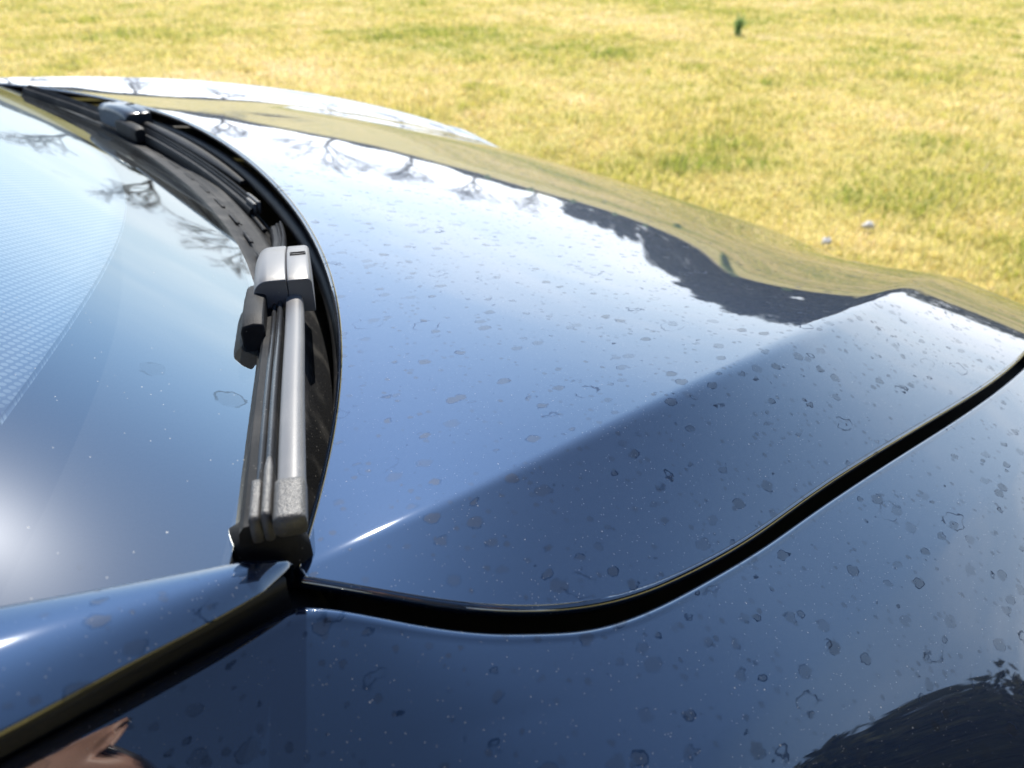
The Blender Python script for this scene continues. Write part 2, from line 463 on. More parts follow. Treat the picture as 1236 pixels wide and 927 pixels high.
HOOD_SIDE = np.array([[24.5,-24.8,-122.6,-281.8,-465.3,-598.7,-666.0],[9.9,-43.6,-148.5,-310.5,-511.8,-649.7,-718.8],[-23.7,-41.1,-95.5,-368.4,-610.8,-772.5,-852.3],[-121.7,-263.2,-536.4,-778.2,-1025.3,-1183.9,-1263.9],[-301.8,-405.9,-632.9,-962.7,-1220.7,-1385.5,-1467.3],[-598.9,-682.9,-829.0,-1032.5,-1252.6,-1393.2,-1463.6],[-1047.0,-1078.4,-1155.7,-1290.8,-1432.3,-1532.3,-1582.3],[-1681.5,-1692.9,-1710.0,-1795.7,-1897.7,-1967.5,-2002.2],[-2535.8,-2559.3,-2610.6,-2661.8,-2717.4,-2757.6,-2778.0],[-3277.5,-3283.1,-3292.4,-3325.6,-3365.9,-3396.7,-3412.1],[-3608.9,-3615.7,-3629.1,-3655.0,-3690.1,-3718.3,-3732.8]])*1e-4   # and outside the ridges
def ztop(x, s):
    return np.einsum('...i,...j,ij->...', bsp(np.clip(x, -.12, 1.35), KU), bsp(np.clip(np.abs(s)/wid(x), 0, 1), KV), HOOD_TOP)
def zside(x, q):
    return np.einsum('...i,...j,ij->...', bsp(np.clip(x, -.12, 1.35), KU2), bsp(np.clip(q, 0, .3), KQ), HOOD_SIDE)
def rnd(x): return .0030 + .006*np.clip((x-.14)/.4, 0, 1)
def zhood(x, t):
    """height of the bonnet at distance t inside (+) or outside (-) a ridge, the ridge itself rounded"""
    x, t = np.broadcast_arrays(np.asarray(x, float), np.asarray(t, float))
    r = rnd(x); e = 1e-3; w_ = wid(x)
    z0, z1 = zside(x, r), ztop(x, w_-r)
    m0 = (zside(x, r) - zside(x, r+e))/e
    m1 = (ztop(x, w_-r-e) - ztop(x, w_-r))/e
    u = np.clip((t+r)/(2*r), 0, 1); D = 2*r
    h = (2*u**3-3*u**2+1)*z0 + (u**3-2*u**2+u)*D*m0 + (-2*u**3+3*u**2)*z1 + (u**3-u**2)*D*m1
    return np.where(t >= r, ztop(x, w_-np.maximum(t, 0)), np.where(t <= -r, zside(x, np.maximum(-t, 0)), h))
gap_in = spl([0.0587,0.0767,0.0972,0.1205,0.1425,0.1673,0.1990,0.2476,0.2964,0.3920,0.4700,0.6181,0.8000,1.0000,1.2000], [0.1936,0.1776,0.1606,0.1463,0.1375,0.1321,0.1300,0.1308,0.1342,0.1383,0.1403,0.1489,0.1780,0.2220,0.2850])
gap_out = spl([0.0520,0.0656,0.0850,0.1065,0.1189,0.1359,0.1661,0.2045,0.2520,0.2861,0.3786,0.4539,0.5942,0.8000,1.0000,1.2000], [0.1868,0.1753,0.1581,0.1432,0.1371,0.1302,0.1248,0.1241,0.1253,0.1272,0.1307,0.1325,0.1400,0.1680,0.2120,0.2750])

def Zw(P):                        # car frame -> world
    P = np.array(P, float); P[..., 2] += H
    return P

def dense(n, p0=.0, grow=2.2):    # 0..1, crowded at 0
    return np.linspace(0, 1, n)**grow

XF = 1.16
def hood_front(v): return XF - .22*np.abs(v)**2.2

car = empty('car', (.3, YC, 0), 'dark blue metallic car with rain-spotted bonnet parked beside the meadow', 'car')

def skirt(mb, idx, P, Nrm, T, prof):
    """roll an edge over: prof is a list of (outward, down)"""
    O = np.cross(T, Nrm); O /= np.linalg.norm(O, axis=1, keepdims=True)
    prev = idx
    for o, d in prof:
        i0 = mb.verts(P + O*o - Nrm*d)
        cur = i0 + np.arange(len(P))
        mb.quads(prev, cur)
        prev = cur

FRONT = {}
def build_hood():
    mb = MB()
    nx = 230
    tau = np.concatenate([np.array([0, .0008, .0016, .0024, .0034, .0046, .006, .008, .0105, .0135, .017, .021, .026, .032, .04, .05]), np.linspace(.06, 1, 66)])
    half = 1 - tau                                 # 1 at the ridge .. 0 at the centre
    v = np.concatenate([-half, half[::-1][1:]])    # near ridge -> far ridge
    # rear start for each v
    xs = np.full(v.shape, .2)
    for _ in range(40): xs = xrear(np.abs(v)*wid(xs))
    xf = hood_front(v)
    t = np.linspace(0, 1, nx)**1.25
    X = xs[None] + t[:, None]*(xf-xs)[None]
    S = v[None]*wid(X)
    Z = zhood(X, wid(X)-np.abs(S))
    top = mb.grid(Zw(np.stack([X, YC+S, Z], -1)))
    # side wedges share the ridge vertices
    g = np.concatenate([dense(22)*.9, .9+.1*(1-dense(8)[::-1][1:])])
    chains = []
    for sd in (-1, 1):
        xr_ = X[:, 0] if sd < 0 else X[:, -1]
        Q = np.maximum((YC - wid(xr_)) - gap_in(np.clip(xr_, 0.0588, 1.2)) - .0022, .003)
        q = Q[:, None]*g[None]
        xx = np.repeat(xr_[:, None], len(g), 1)
        zz = zhood(xx, -q)
        y = YC + sd*(wid(xx)+q)
        P = np.stack([xx, y, zz], -1)
        i0 = mb.verts(Zw(P[:, 1:]))
        w_ = np.concatenate([(top[:, 0] if sd < 0 else top[:, -1])[:, None], i0 + np.arange(nx*(len(g)-1)).reshape(nx, -1)], 1)
        f = np.stack([w_[:-1, :-1], w_[:-1, 1:], w_[1:, 1:], w_[1:, :-1]], -1).reshape(-1, 4)
        mb.f += (f[:, ::-1] if sd < 0 else f).tolist()
        chains.append(w_)
    near, far = chains
    V = np.concatenate(mb.v)
    # outline: near gap edge (front to rear), near corner, rear edge, far corner, far gap edge
    ch = np.concatenate([near[::-1, -1], near[0, ::-1][1:], top[0][1:], far[0][1:], far[1:, -1]])
    P = V[ch]
    T = np.gradient(P, axis=0)
    T = np.stack([np.convolve(np.pad(T[:, k], 3, 'edge'), np.ones(7)/7, 'valid') for k in range(3)], 1)
    T /= np.linalg.norm(T, axis=1, keepdims=True)
    Nrm = np.tile([0, 0, 1.], (len(P), 1)) + np.stack([np.zeros(len(P)), np.where(P[:, 1] < YC, -.12, .12), np.zeros(len(P))], 1)
    Nrm /= np.linalg.norm(Nrm, axis=1, keepdims=True)
    r = .0022
    an = np.radians([18, 36, 54, 72, 90])
    prof = [(r*math.sin(q), r*(1-math.cos(q))) for q in an] + [(r, .0042), (r-.0006, .0050), (-.006, .0056), (-.03, .0075)]
    O = np.cross(T, Nrm); O /= np.linalg.norm(O, axis=1, keepdims=True)
    out = O[:, :2] @ np.array([0, -1.])
    sgn = 1 if out[10] > 0 else -1
    prev = ch
    for o, d in prof:
        i0 = mb.verts(P + sgn*O*o - Nrm*d)
        cur = i0 + np.arange(len(P)); mb.quads(prev, cur, flip=(sgn > 0)); prev = cur
    # front lip
    ft = np.concatenate([near[-1, ::-1], top[-1][1:], far[-1][1:]])
    Pf = V[ft]; prev = ft
    for o, d in [(.004, .0015), (.007, .005), (.008, .012), (.0, .03), (-.03, .05)]:
        i0 = mb.verts(Pf + np.array([o, 0, -d])); cur = i0 + np.arange(len(Pf)); mb.quads(prev, cur); prev = cur
    FRONT['hood'] = Pf - np.array([0, 0, H])
    return mb.build('bonnet', 'paint', car)
build_hood()

# ---- front wings
XC = 0.0520
XW, RA = .50, .385
def ysoft(x): return .0790 + .043*np.clip(x-.14, 0, .52) + .16*np.clip(x-.66, 0, 1)
def zgap(x, y):
    q = (YC - wid(x)) - y
    return np.where(x >= XC, zside(x, np.maximum(q, 0)) - .0015, zside(.0520+0*x, np.maximum((YC-wid(.0520+0*x))-.186, 0)) - .0015 - .06*np.clip(.052-x, 0, .12))
def build_wing(side):
    mb = MB()
    xs = np.unique(np.concatenate([np.linspace(-.42, .04, 40), np.linspace(.04, .3, 110), np.linspace(.3, .955, 110)]))
    yg = np.where(xs >= XC, gap_out(np.clip(xs, 0.0520, 1.2)), .186 + .03*np.clip(.052-xs, 0, .12))
    # rounded corner where bonnet gap meets pillar gap
    k = np.exp(-((xs-.052)/.006)**2); yg = yg - .0012*k
    zg = zgap(xs, yg)
    ys = ysoft(xs)
    b1 = np.degrees(np.arctan(.30 + .65*np.clip((.10-xs)/.14, 0, 1)**1.5))
    cols = []
    # gap flange and edge fillet
    r = .003
    fl = [(.0022, -.050), (.0022, -.010)] + [(r*(math.cos(q))*.75, -r*(1-math.sin(q))) for q in np.radians([0, 22, 45, 68])]
    for o, d in fl: cols.append(np.stack([xs, yg+o-r*.75*0, zg+d], 1))
    n1 = 26
    dy = (yg-ys)
    for i in range(n1):
        f = i/(n1-1)*.985
        y = yg - dy*f - r*.4*(i == 0)
        cols.append(np.stack([xs, y, zg - dy*f*np.tan(np.radians(b1))], 1))
    y = ys + dy*.015; z = zg - dy*.985*np.tan(np.radians(b1))
    # beyond the soft crease the wing bends down
    m = np.concatenate([np.linspace(0, .02, 24)[1:], np.linspace(.02, .125, 50)[1:], np.linspace(.125, .26, 30)[1:]])
    mm = 0.
    kb = np.interp(xs, [.10, .16, .24, .32, .6], [1.0, .9, .6, .35, .35])
    sa = np.maximum(b1+4, np.interp(xs, [.10, .16, .22, .30, .5], [27, 25, 23.5, 22, 22]))
    for mi in m:
        st = mi-mm; mm = mi
        c = mi - st/2
        tt = np.clip(c/.011, 0, 1); tt = tt*tt*(3-2*tt)
        beta = b1 + (sa-b1)*tt + np.clip((c-.008)*kb/.10, 0, 1)*27 + np.clip((c-.008-.1/kb)/.12, 0, 1)*36
        y = y - st*np.cos(np.radians(beta)); z = z - st*np.sin(np.radians(beta))
        cols.append(np.stack([xs, y, z], 1))
    dx = np.abs(xs-XW)
    zl = np.where(dx < RA, -H + .35 + np.sqrt(np.maximum(RA**2-dx**2, 0)), -H+.26)
    zl = np.maximum(zl, -H+.26)
    for f in np.linspace(0, 1, 16)[1:]:
        cols.append(np.stack([xs, y - .012*np.sin(f*3.1), z + (zl-z)*f], 1))
    cols.append(np.stack([xs, y + .05, zl - .002], 1))
    P = np.stack(cols, 1)
    for j in range(8, P.shape[1]-18):              # let the kink at the rear corner of the gap fade out over the panel
        sg = .024*min(1, (j-7)/11)
        of = np.linspace(-sg, sg, 15)
        for k in (1, 2): P[:, j, k] = np.mean([np.interp(xs+q, xs, P[:, j, k]) for q in of], 0)
    if side > 0: P[..., 1] = 2*YC - P[..., 1]
    mb.grid(Zw(P), flip=(side > 0))
    FRONT[side] = P[-1]; FRONT['rear', side] = P[0].copy()
    return mb.build('wing', 'paint', car)
w1 = build_wing(-1); w1['label'] = 'near front wing, rain-spotted, with a soft crease'
w2 = build_wing(1)

# ---- black channel under the bonnet gap, both sides
for sd in (-1, 1):
    mb = MB()
    xs = np.concatenate([np.linspace(.045, .3, 80), np.linspace(.3, .94, 60)[1:]])
    a = gap_in(np.clip(xs, 0.0588, 1.2)) + .09; b = gap_out(np.clip(xs, 0.0520, 1.2)) - .010
    z = zgap(xs, gap_out(np.clip(xs, 0.0520, 1.2)))
    cols = [np.stack([xs, a + (b-a)*f, z - .048 - .008*math.sin(f*math.pi)], 1) for f in np.linspace(0, 1, 7)]
    P = np.stack(cols, 1)
    if sd > 0: P[..., 1] = 2*YC - P[..., 1]
    mb.grid(Zw(P), flip=(sd > 0))
    mb.build('gap_channel', 'gap_black', car)
    mb = MB()
    c_ = (gap_in(np.clip(xs, 0.0588, 1.2))*.45 + gap_out(np.clip(xs, 0.0520, 1.2))*.55) + .001
    Q_ = np.stack([xs, c_, z - .017 - .0015*np.sin(xs*9)], 1)
    if sd > 0: Q_[:, 1] = 2*YC - Q_[:, 1]
    mb.tube(Zw(Q_), .0032, 10); mb.build('gap_seal', 'rubber', car)

# ---- windscreen
G0, G1, G2, G3, G4, G5, G6, G7 = -0.01382, 0.53947, 0.04539, -0.12879, 0.52902, 0.19721, 0.24195, 0.17478
def xglass(s): return G5 - G6*s**2 - G7*s**4
def zglass(x, s):
    X = G5 - x
    Xs = np.where(X < .25, X, .25 + .06*(1-np.exp(-np.clip(X-.25, 0, None)/.06)))
    Xq = np.where(X < .3, X, .3 + (X-.3)*.82)
    return G0 + G1*Xq - G2*s*s - G3*np.minimum(X, .3)**2 - G4*Xs*s*s
pil_y = spl([-1.25, -.9, -.4, -.03, .056, .075], [.335, .29, .225, .200, .199, .1992])
def build_screen():
    mb = MB()
    v = np.linspace(-1, 1, 121)
    t = np.concatenate([np.linspace(0, .3, 60), np.linspace(.3, 1, 40)[1:]])
    xs = np.full(v.shape, .1)
    for _ in range(50): xs = xglass(np.abs(v)*(YC-pil_y(xs)))
    X = xs[None] + t[:, None]*(-1.12 - .08*(1-v*v) - xs)[None]
    S = v[None]*(YC-pil_y(X))
    mb.grid(Zw(np.stack([X, YC+S, zglass(X, S)], -1)))
    return mb.build('windscreen', 'windscreen_glass', car)
screen = build_screen()

# ---- pillars beside the windscreen
def zA(x): return zglass(x, YC-pil_y(x)) + .0012
pil_b = spl([-1.25, -.9, -.4, -.15, -.031, 0, .03, .054], [.265, .205, .140, .141, .1605, .1715, .1810, .1900])
pil_d = spl([-1.25, -.4, -.031, 0, .03, .054], [.05, .025, .0080, .0068, .0050, .0030])
def build_pillar(sd):
    mb = MB()
    xs = np.concatenate([np.linspace(-1.25, -.1, 40), np.linspace(-.1, .04, 70)[1:], .0545-.0145*(1-np.linspace(0, 1, 22)[1:])**2])
    rows_ = []
    for x in xs:
        f = math.sqrt(max(0, min(1, (.0546-x)/.013))); f = .12+.88*f
        a = np.array([pil_y(x), zA(x)]); b = np.array([pil_b(x), zA(x)-pil_d(x)])
        c = np.array([a[0]*.50+b[0]*.50, zA(x) + .0024])
        mid = (a+b)/2
        a, b, c = mid+(a-mid)*f, mid+(b-mid)*f, mid+(c-mid)*f
        t = np.linspace(0, 1, 26)[:, None]
        q = (1-t)**2*a + 2*t*(1-t)*c + t*t*b
        q = np.concatenate([[a+[.001, -.014]], q, [b+[.0010, -.0008], b+[.0040, -.0016], b+[.010, -.0040]]])
        rows_.append(np.c_[np.full(len(q), x), q])
    P = np.array(rows_)
    tip = P[-1].mean(0); P = np.concatenate([P, (P[-1:]*.3 + tip*.7) + np.array([.0012, 0, -.001]), np.repeat(tip[None, None]+np.array([.0016, 0, -.003]), P.shape[1], 1)])
    if sd > 0: P[..., 1] = 2*YC - P[..., 1]
    mb.grid(Zw(P), flip=(sd < 0))
    o = mb.build('pillar', 'paint', car)
    # black seal between pillar and wing
    mb = MB()
    xs = np.linspace(-.42, .052, 60)
    yb = pil_b(xs); zb = zA(xs)-pil_d(xs)
    yg = .186 + .03*np.clip(.052-xs, 0, .12); zg = np.where(xs > -.1, zb-.004, zb - .004)
    zf = zgap(xs, yg)
    cols = [np.stack([xs, yb+.012, zb-.006], 1), np.stack([xs, yb+.0045, zb-.0042], 1), np.stack([xs, (yb+yg)/2+.007, (zb+zf)/2-.004], 1), np.stack([xs, yg+.0065, zf-.007], 1), np.stack([xs, yg+.004, zf-.012], 1), np.stack([xs, yg+.003, zf-.045], 1)]
    P = np.stack(cols, 1)
    if sd > 0: P[..., 1] = 2*YC - P[..., 1]
    mb.grid(Zw(P), flip=(sd < 0))
    mb.build('pillar_seal', 'gap_black', car)
    # moulded corner piece filling the notch between bonnet, pillar and wing
    mb = MB()
    secs = []
    for f, (x, y, hw, z0, z1) in enumerate([(.030, .198, .010, -.05, -.018), (.040, .199, .012, -.05, -.014), (.050, .199, .013, -.05, -.012), (.058, .200, .012, -.05, -.014), (.066, .201, .010, -.05, -.022)]):
        an = np.linspace(0, 2*np.pi, 16, endpoint=False)
        secs.append(np.stack([np.full(16, x), y + hw*np.sign(np.cos(an))*np.abs(np.cos(an))**.6, (z0+z1)/2 + (z1-z0)/2*np.sign(np.sin(an))*np.abs(np.sin(an))**.6], 1))
    P = np.array(secs)
    if sd > 0: P[..., 1] = 2*YC - P[..., 1]
    mb.loft(Zw(P), flip=(sd > 0))
    mb.build('corner_trim', 'wiper_black', car)
    return o
p1 = build_pillar(-1); p1['label'] = 'near painted pillar foot with sun glints'
build_pillar(1)

# ---- scuttle between windscreen and bonnet
def build_cowl():
    s = np.linspace(-.70, .70, 181)
    xg, xr = xglass(s)-.003, xrear(s)
    zg = zglass(xglass(s), s)
    zh = ztop(xr, np.minimum(np.abs(s), wid(xr)))
    prof = [(-.02, -.010), (-.012, -.0005), (.0, .0004), (.12, -.0012), (.24, -.0035), (.38, -.0070), (.42, -.0060), (.50, -.0065), (.54, -.011), (.72, -.020), (.86, -.034), (1.0, -.050), (1.5, -.060), (2.6, -.070)]
    mb = MB()
    cols = []
    for f, d in prof:
        b = np.clip(f, 0, 1)
        base = zg*(1-b) + (np.minimum(zg, zh-.02))*b
        cols.append(np.stack([xg + (xr-xg)*f, YC+s, base + d], 1))
    P = np.stack(cols, 1)
    mb.grid(Zw(P))
    c = mb.build('scuttle_panel', 'cowl_plastic', car)
    for f, d, r in ((.30, -.006, .0016), (.62, -.012, .002), (.76, -.019, .0018)):
        mb = MB(); k = slice(54, 167)
        base = zg*(1-f) + np.minimum(zg, zh-.02)*f
        mb.tube(Zw(np.stack([xg + (xr-xg)*f, YC+s, base+d], 1)[k]), r, 8)
        mb.build('rib', 'cowl_plastic', c)
    mb = MB()
    mb.tube(Zw(np.stack([xr-.001, YC+s, zh-.021], 1)[3:-3]), .006, 10)
    mb.build('bonnet_seal', 'rubber', car)
    # drain slots moulded in the panel
    for k in range(16):
        mb = MB(); sc = -.45 + .06*k
        ss = np.linspace(sc-.017, sc+.017, 8)
        xg_, xr_ = xglass(ss)-.003, xrear(ss); zg_ = zglass(xglass(ss), ss)
        a = np.stack([xg_+(xr_-xg_)*.23, YC+ss, zg_-.0042], 1); b = np.stack([xg_+(xr_-xg_)*.275, YC+ss, zg_-.0050], 1)
        top_ = np.stack([a, a+[0, 0, .0012], b+[0, 0, .0012], b], 1)
        mb.loft(Zw(top_)); mb.build('vent_bar', 'cowl_plastic', c)
build_cowl()

# ---- wipers
def frame(path):
    T = np.gradient(path, axis=0); T /= np.linalg.norm(T, axis=1, keepdims=True)
    Sx = np.cross(T, [0, 0, 1.]); Sx /= np.linalg.norm(Sx, axis=1, keepdims=True)     # to the bonnet side
    N = np.cross(Sx, T)
    return T, Sx, N
def bar(path, sec, taper=None):
    """sweep a closed section (u towards the bonnet, v up) along a path"""
    T, Sx, N = frame(path)
    sec = np.asarray(sec, float)
    out = []
    for i in range(len(path)):
        k = 1 if taper is None else taper[i]
        out.append(path[i] + (sec[:, :1]*k)*Sx[i] + (sec[:, 1:]*k)*N[i])
    return np.array(out)
def rbox(u0, u1, v0, v1, r, n=4):
    pts = []
    for cx, cy, a0 in ((u1-r, v1-r, 0), (u0+r, v1-r, 90), (u0+r, v0+r, 180), (u1-r, v0+r, 270)):
        for q in np.linspace(a0, a0+90, n):
            pts.append((cx+r*math.cos(math.radians(q)), cy+r*math.sin(math.radians(q))))
    return pts

def build_wiper(pts, conn, tip_t, arm_rng, label, lens=False):
    path = curve_pts(pts, 220)
    d = np.r_[0, np.cumsum(np.linalg.norm(np.diff(path, axis=0), axis=1))]
    def sub(a, b, n=60):
        t = np.linspace(a, b, n)
        return np.stack([np.interp(t, d, path[:, k]) for k in range(3)], 1)
    L = d[-1]
    # arm is the part itself
    mb = MB()
    a0, a1 = arm_rng
    q = sub(a0, a1)
    tp = np.ones(len(q))
    if lens: tp = .55 + .75*np.sin(np.linspace(.05, math.pi-.25, len(q)))
    sec = [(-.0046, -.0035), (-.0046, .0006), (-.0040, .0018), (-.0028, .0024), (-.0012, .0029), (.0008, .0032), (.0026, .0030), (.0040, .0022), (.0048, .0008), (.0050, -.0010), (.0050, -.0035)]
    mb.loft(Zw(bar(q, sec, tp)))
    arm = mb.build('wiper', 'wiper_black' if lens else 'wiper_satin', car, sharp=50)
    arm['label'] = label
    # rubber lip and its carrier
    mb = MB(); q = sub(tip_t, L)
    mb.loft(Zw(bar(q, [(-.0185, -.0125), (-.0178, -.0065), (-.0160, -.0040), (-.0125, -.0035), (-.0125, -.0080), (-.0140, -.0130)])))
    mb.build('rubber_lip', 'rubber', arm, sharp=40)
    for u0, u1, v1 in ((-.0128, -.0098, -.0008), (-.0096, -.0064, .0006)):
        mb = MB(); c = (u0+u1)/2
        s_ = [(u0, -.009), (u0, v1-.0020), (u0+.0006, v1-.0006), (c, v1), (u1-.0006, v1-.0006), (u1, v1-.0020), (u1, -.009)]
        mb.loft(Zw(bar(sub(tip_t+.002, L-.003), s_)))
        mb.build('spoiler_rail', 'wiper_black' if lens else 'wiper_rail', arm, sharp=45)
    # end caps on the blade
    mb = MB(); mb.loft(Zw(bar(sub(tip_t-.002, tip_t+.020, 10), rbox(-.0136, -.0100, -.0100, .0008, .0012))))
    mb.build('end_cap', 'wiper_grain', arm)
    mb = MB(); q = sub(tip_t-.002, tip_t+.034, 16); tp = np.r_[np.ones(12), .96, .86, .7, .45]
    Pq = bar(q, rbox(-.0017, .0017, -.0100, .0020, .0015)); T, Sx, N = frame(q)
    ctr = q + Sx*(-.0078); Pq = ctr[:, None] + (Pq - q[:, None])*tp[:, None, None]
    mb.loft(Zw(Pq)); mb.build('end_cap', 'wiper_grain', arm)
    if not lens:
        mb = MB(); mb.loft(Zw(bar(sub(a0-.0015, a0+.020, 12), rbox(-.0053, .0056, -.0045, .0038, .0026))))
        mb.build('arm_sleeve', 'wiper_grain', arm)
    # connector over the blade
    c0, c1 = conn
    q = sub(c0, c1, 22)
    f = np.linspace(0, 1, 22)
    hgt = .0125 + .0035*np.sin(np.clip(f*1.15, 0, 1)*math.pi)**.6
    T, Sx, N = frame(q)
    def shell(u0, u1, v0, vfun, r):
        out = []
        for i in range(len(q)):
            v1 = vfun(i)
            rr_ = min(r, (v1-v0)*.45); an = np.radians(np.linspace(90, 180, 8))
            sec = [(u1, v0), (u1, v1-.0006), (u1-.0006, v1)] + [(u0+rr_+rr_*math.cos(a_), v1-rr_+rr_*math.sin(a_)) for a_ in an] + [(u0, v0)]
            if u1 > .005: sec = [(u1, v0), (u1, v1-rr_), (u1-rr_*.3, v1-rr_*.3), (u1-rr_, v1), (u0+.0006, v1), (u0, v1-.0006), (u0, v0)]
            out.append(q[i] + np.array([u*Sx[i] + v*N[i] for u, v in sec]))
        return np.array(out)
    mb = MB(); mb.loft(Zw(shell(-.0215, -.00275, -.010, lambda i: hgt[i], .0085)))
    cn = mb.build('connector', 'wiper_rail' if lens else 'wiper_satin', arm, bevel=.0010, sharp=55)
    mb = MB(); mb.loft(Zw(shell(-.0024, .0112, -.008, lambda i: hgt[i]-.0006, .0026)))
    mb.build('connector_cover', 'wiper_rail' if lens else 'wiper_satin', arm, bevel=.0008, sharp=55)
    # square release button with a raised rim on the cover
    i = 11
    ctr = q[i] + .0045*Sx[i] + (hgt[i]-.0004)*N[i]
    mb = MB()
    ring = [(-.0042, -.0024), (.0042, -.0024), (.0042, .0024), (-.0042, .0024)]
    pp = np.array([ctr + a_*Sx[i] + b_*T[i] for a_, b_ in ring + ring[:1]])
    for k in range(4): mb.tube(Zw(np.linspace(pp[k], pp[k+1], 3)), .00055, 6)
    mb.build('release_button', 'wiper_black', arm)
    # dark side block hanging beside the blade
    mb = MB()
    q = sub(c0-.040, c0+.022, 14); T, Sx, N = frame(q)
    k_ = np.r_[.55, .8, .95, np.ones(9), .9, .7]
    out = []
    for j in range(len(q)):
        sec = [(-.0285+.004*(1-k_[j]), -.012), (-.0285+.003*(1-k_[j]), -.002*k_[j]), (-.026, .0042*k_[j]), (-.0200, .0062*k_[j]), (-.0150, .0050*k_[j]), (-.0150, -.012)]
        out.append(q[j] + np.array([u*Sx[j]+v*N[j] for u, v in sec]))
    mb.loft(Zw(out)); mb.build('side_block', 'wiper_black', arm, bevel=.001, sharp=40)
    return arm
near_pts = [[0.0441, 0.1631, 0.027], [0.0618, 0.2027, 0.0265], [0.0947, 0.2773, 0.023], [0.1302, 0.3573, 0.0177], [0.1662, 0.4425, 0.0105], [0.1846, 0.4874, 0.0025], [0.2145, 0.5591, -0.0095], [0.2342, 0.6156, -0.0175]]
build_wiper(near_pts, (.237, .312), .036, (.030, .262), 'near wiper, sunlit satin grey arm beside its blade')
far_pts = [[0.2329, 0.6356, -0.0145], [0.2396, 0.7733, -0.0105], [0.2365, 0.9212, -0.0055], [0.2214, 1.0589, 0.0005], [0.1922, 1.1852, 0.0085], [0.1519, 1.2991, 0.0195]]
build_wiper(far_pts, (.395, .475), .03, (.10, .42), 'far wiper lying in the scuttle', lens=True)
# rest that the near arm lies on
mb = MB()
secs = []
for x, y, hw, z0, z1 in [(.0400, .2100, .004, -.01, .0110), (.0425, .2110, .007, -.01, .0145), (.0490, .2110, .0090, -.012, .0150), (.0560, .2095, .0090, -.015, .0155), (.0620, .2080, .0070, -.02, .0130), (.0660, .2065, .0040, -.02, .0060)]:
    an = np.linspace(0, 2*np.pi, 20, endpoint=False)
    secs.append(np.stack([np.full(20, x), y + hw*np.sign(np.cos(an))*np.abs(np.cos(an))**.5, (z0+z1)/2 + (z1-z0)/2*np.sign(np.sin(an))*np.abs(np.sin(an))**.5], 1))
mb.loft(Zw(secs)); mb.build('wiper_rest', 'wiper_black', car, sharp=60)

# ---- inside: dashboard and the dotted sunshade
mb = MB()
s = np.linspace(-.71, .71, 61); t = np.linspace(0, 1, 24)
X = (xglass(s)-.004)[None] + t[:, None]*(-.55-xglass(s))[None]
Z = (zglass(xglass(s), s)-.006)[None] - .03*t[:, None] - .05*np.sin(t*2.6)[:, None]
mb.grid(Zw(np.stack([X, np.repeat(YC+s[None], 24, 0), Z], -1)))
mb.build('dashboard', 'interior_black', car)
mb = MB()
mb.box((-1.5, YC-.70, -.55+H), (-.5, YC+.70, -.10+H)); mb.build('seat_row', 'interior_black', car, bevel=.05)
s = np.linspace(-.60, .60, 81); t = np.linspace(0, 1, 50)
X = (.141-.42*s**2)[None] + t[:, None]*(-.62-.141+.42*s**2)[None]
S = np.repeat(s[None], 50, 0)
Z = zglass(X, S) - .010
mb = MB()
top_ = mb.grid(Zw(np.stack([X, YC+S, Z], -1)))
low_ = mb.grid(Zw(np.stack([X, YC+S, Z-.003], -1)), flip=True)
for a_, b_ in ((top_[0], low_[0]), (top_[:, 0], low_[:, 0]), (top_[:, -1], low_[:, -1])): mb.quads(a_, b_)
shade = mb.build('sunshade', 'shade_cloth')
tag(shade, 'pale blue dotted sunshade behind the windscreen glass', 'sunshade')

# ---- the rest of the body, seen only when one steps aside
def mirror_grid(fn, name, mat, **kw):
    for sd in (-1, 1):
        mb = MB(); P = fn()
        if sd > 0: P[..., 1] = 2*YC - P[..., 1]
        mb.grid(Zw(P), flip=(sd > 0)); mb.build(name, mat, car, **kw)
# doors and rear quarters carry the section of the wing's rear end on
for sd in (-1, 1):
    sec = FRONT['rear', sd][6:]
    def sweep(x0, x1, n, name, tuck):
        f = np.linspace(0, 1, n)[:, None]
        P = np.repeat(sec[None], n, 0)
        P[..., 0] = x0 + (x1-x0)*f
        P[..., 1] = YC + (P[..., 1]-YC)*(1 - tuck*f**3)
        mb = MB(); mb.grid(Zw(P), flip=(sd < 0)); return mb.build(name, 'paint', car), P
    dr, _p = sweep(-.424, -1.45, 24, 'door', 0)
    mb = MB(); k = len(sec)-12; hy = sec[k, 1] + sd*.012
    mb.tube(Zw([(-1.32, hy, sec[k, 2]), (-1.30, hy + sd*.02, sec[k, 2]), (-1.16, hy + sd*.02, sec[k, 2]), (-1.14, hy, sec[k, 2])]), .009, 8); mb.build('door_handle', 'paint', dr)
    _o, P = sweep(-1.454, -3.0, 30, 'rear_quarter', .12)
    FRONT['tail', sd] = P[-1]
a_, b_ = FRONT['tail', -1], FRONT['tail', 1]
f = np.linspace(0, 1, 30)[:, None, None]
P = a_[None]*(1-f) + b_[None]*f
P[..., 0] -= (.22*np.sin(f*math.pi)**.5)[..., 0]
mb = MB(); mb.grid(Zw(P)); mb.build('tailgate', 'paint', car)
mb = MB(); n = 16; f = np.linspace(0, 1, n)[:, None]
ze = FRONT['rear', -1][6, 2]
sA = FRONT['rear', -1][6]; wdt = YC - sA[1]
v = np.linspace(-1, 1, 25)[None]
X = -1.62 - 1.30*f + 0*v
Z = (.52 - .05*v**2)*(1-f**2.2) + (ze+.02)*f**2.2
S_ = v*(.60 + (wdt*.9-.60)*f)
mb.grid(Zw(np.stack([X, YC+S_, Z], -1))); mb.build('rear_window', 'windscreen_glass', car)
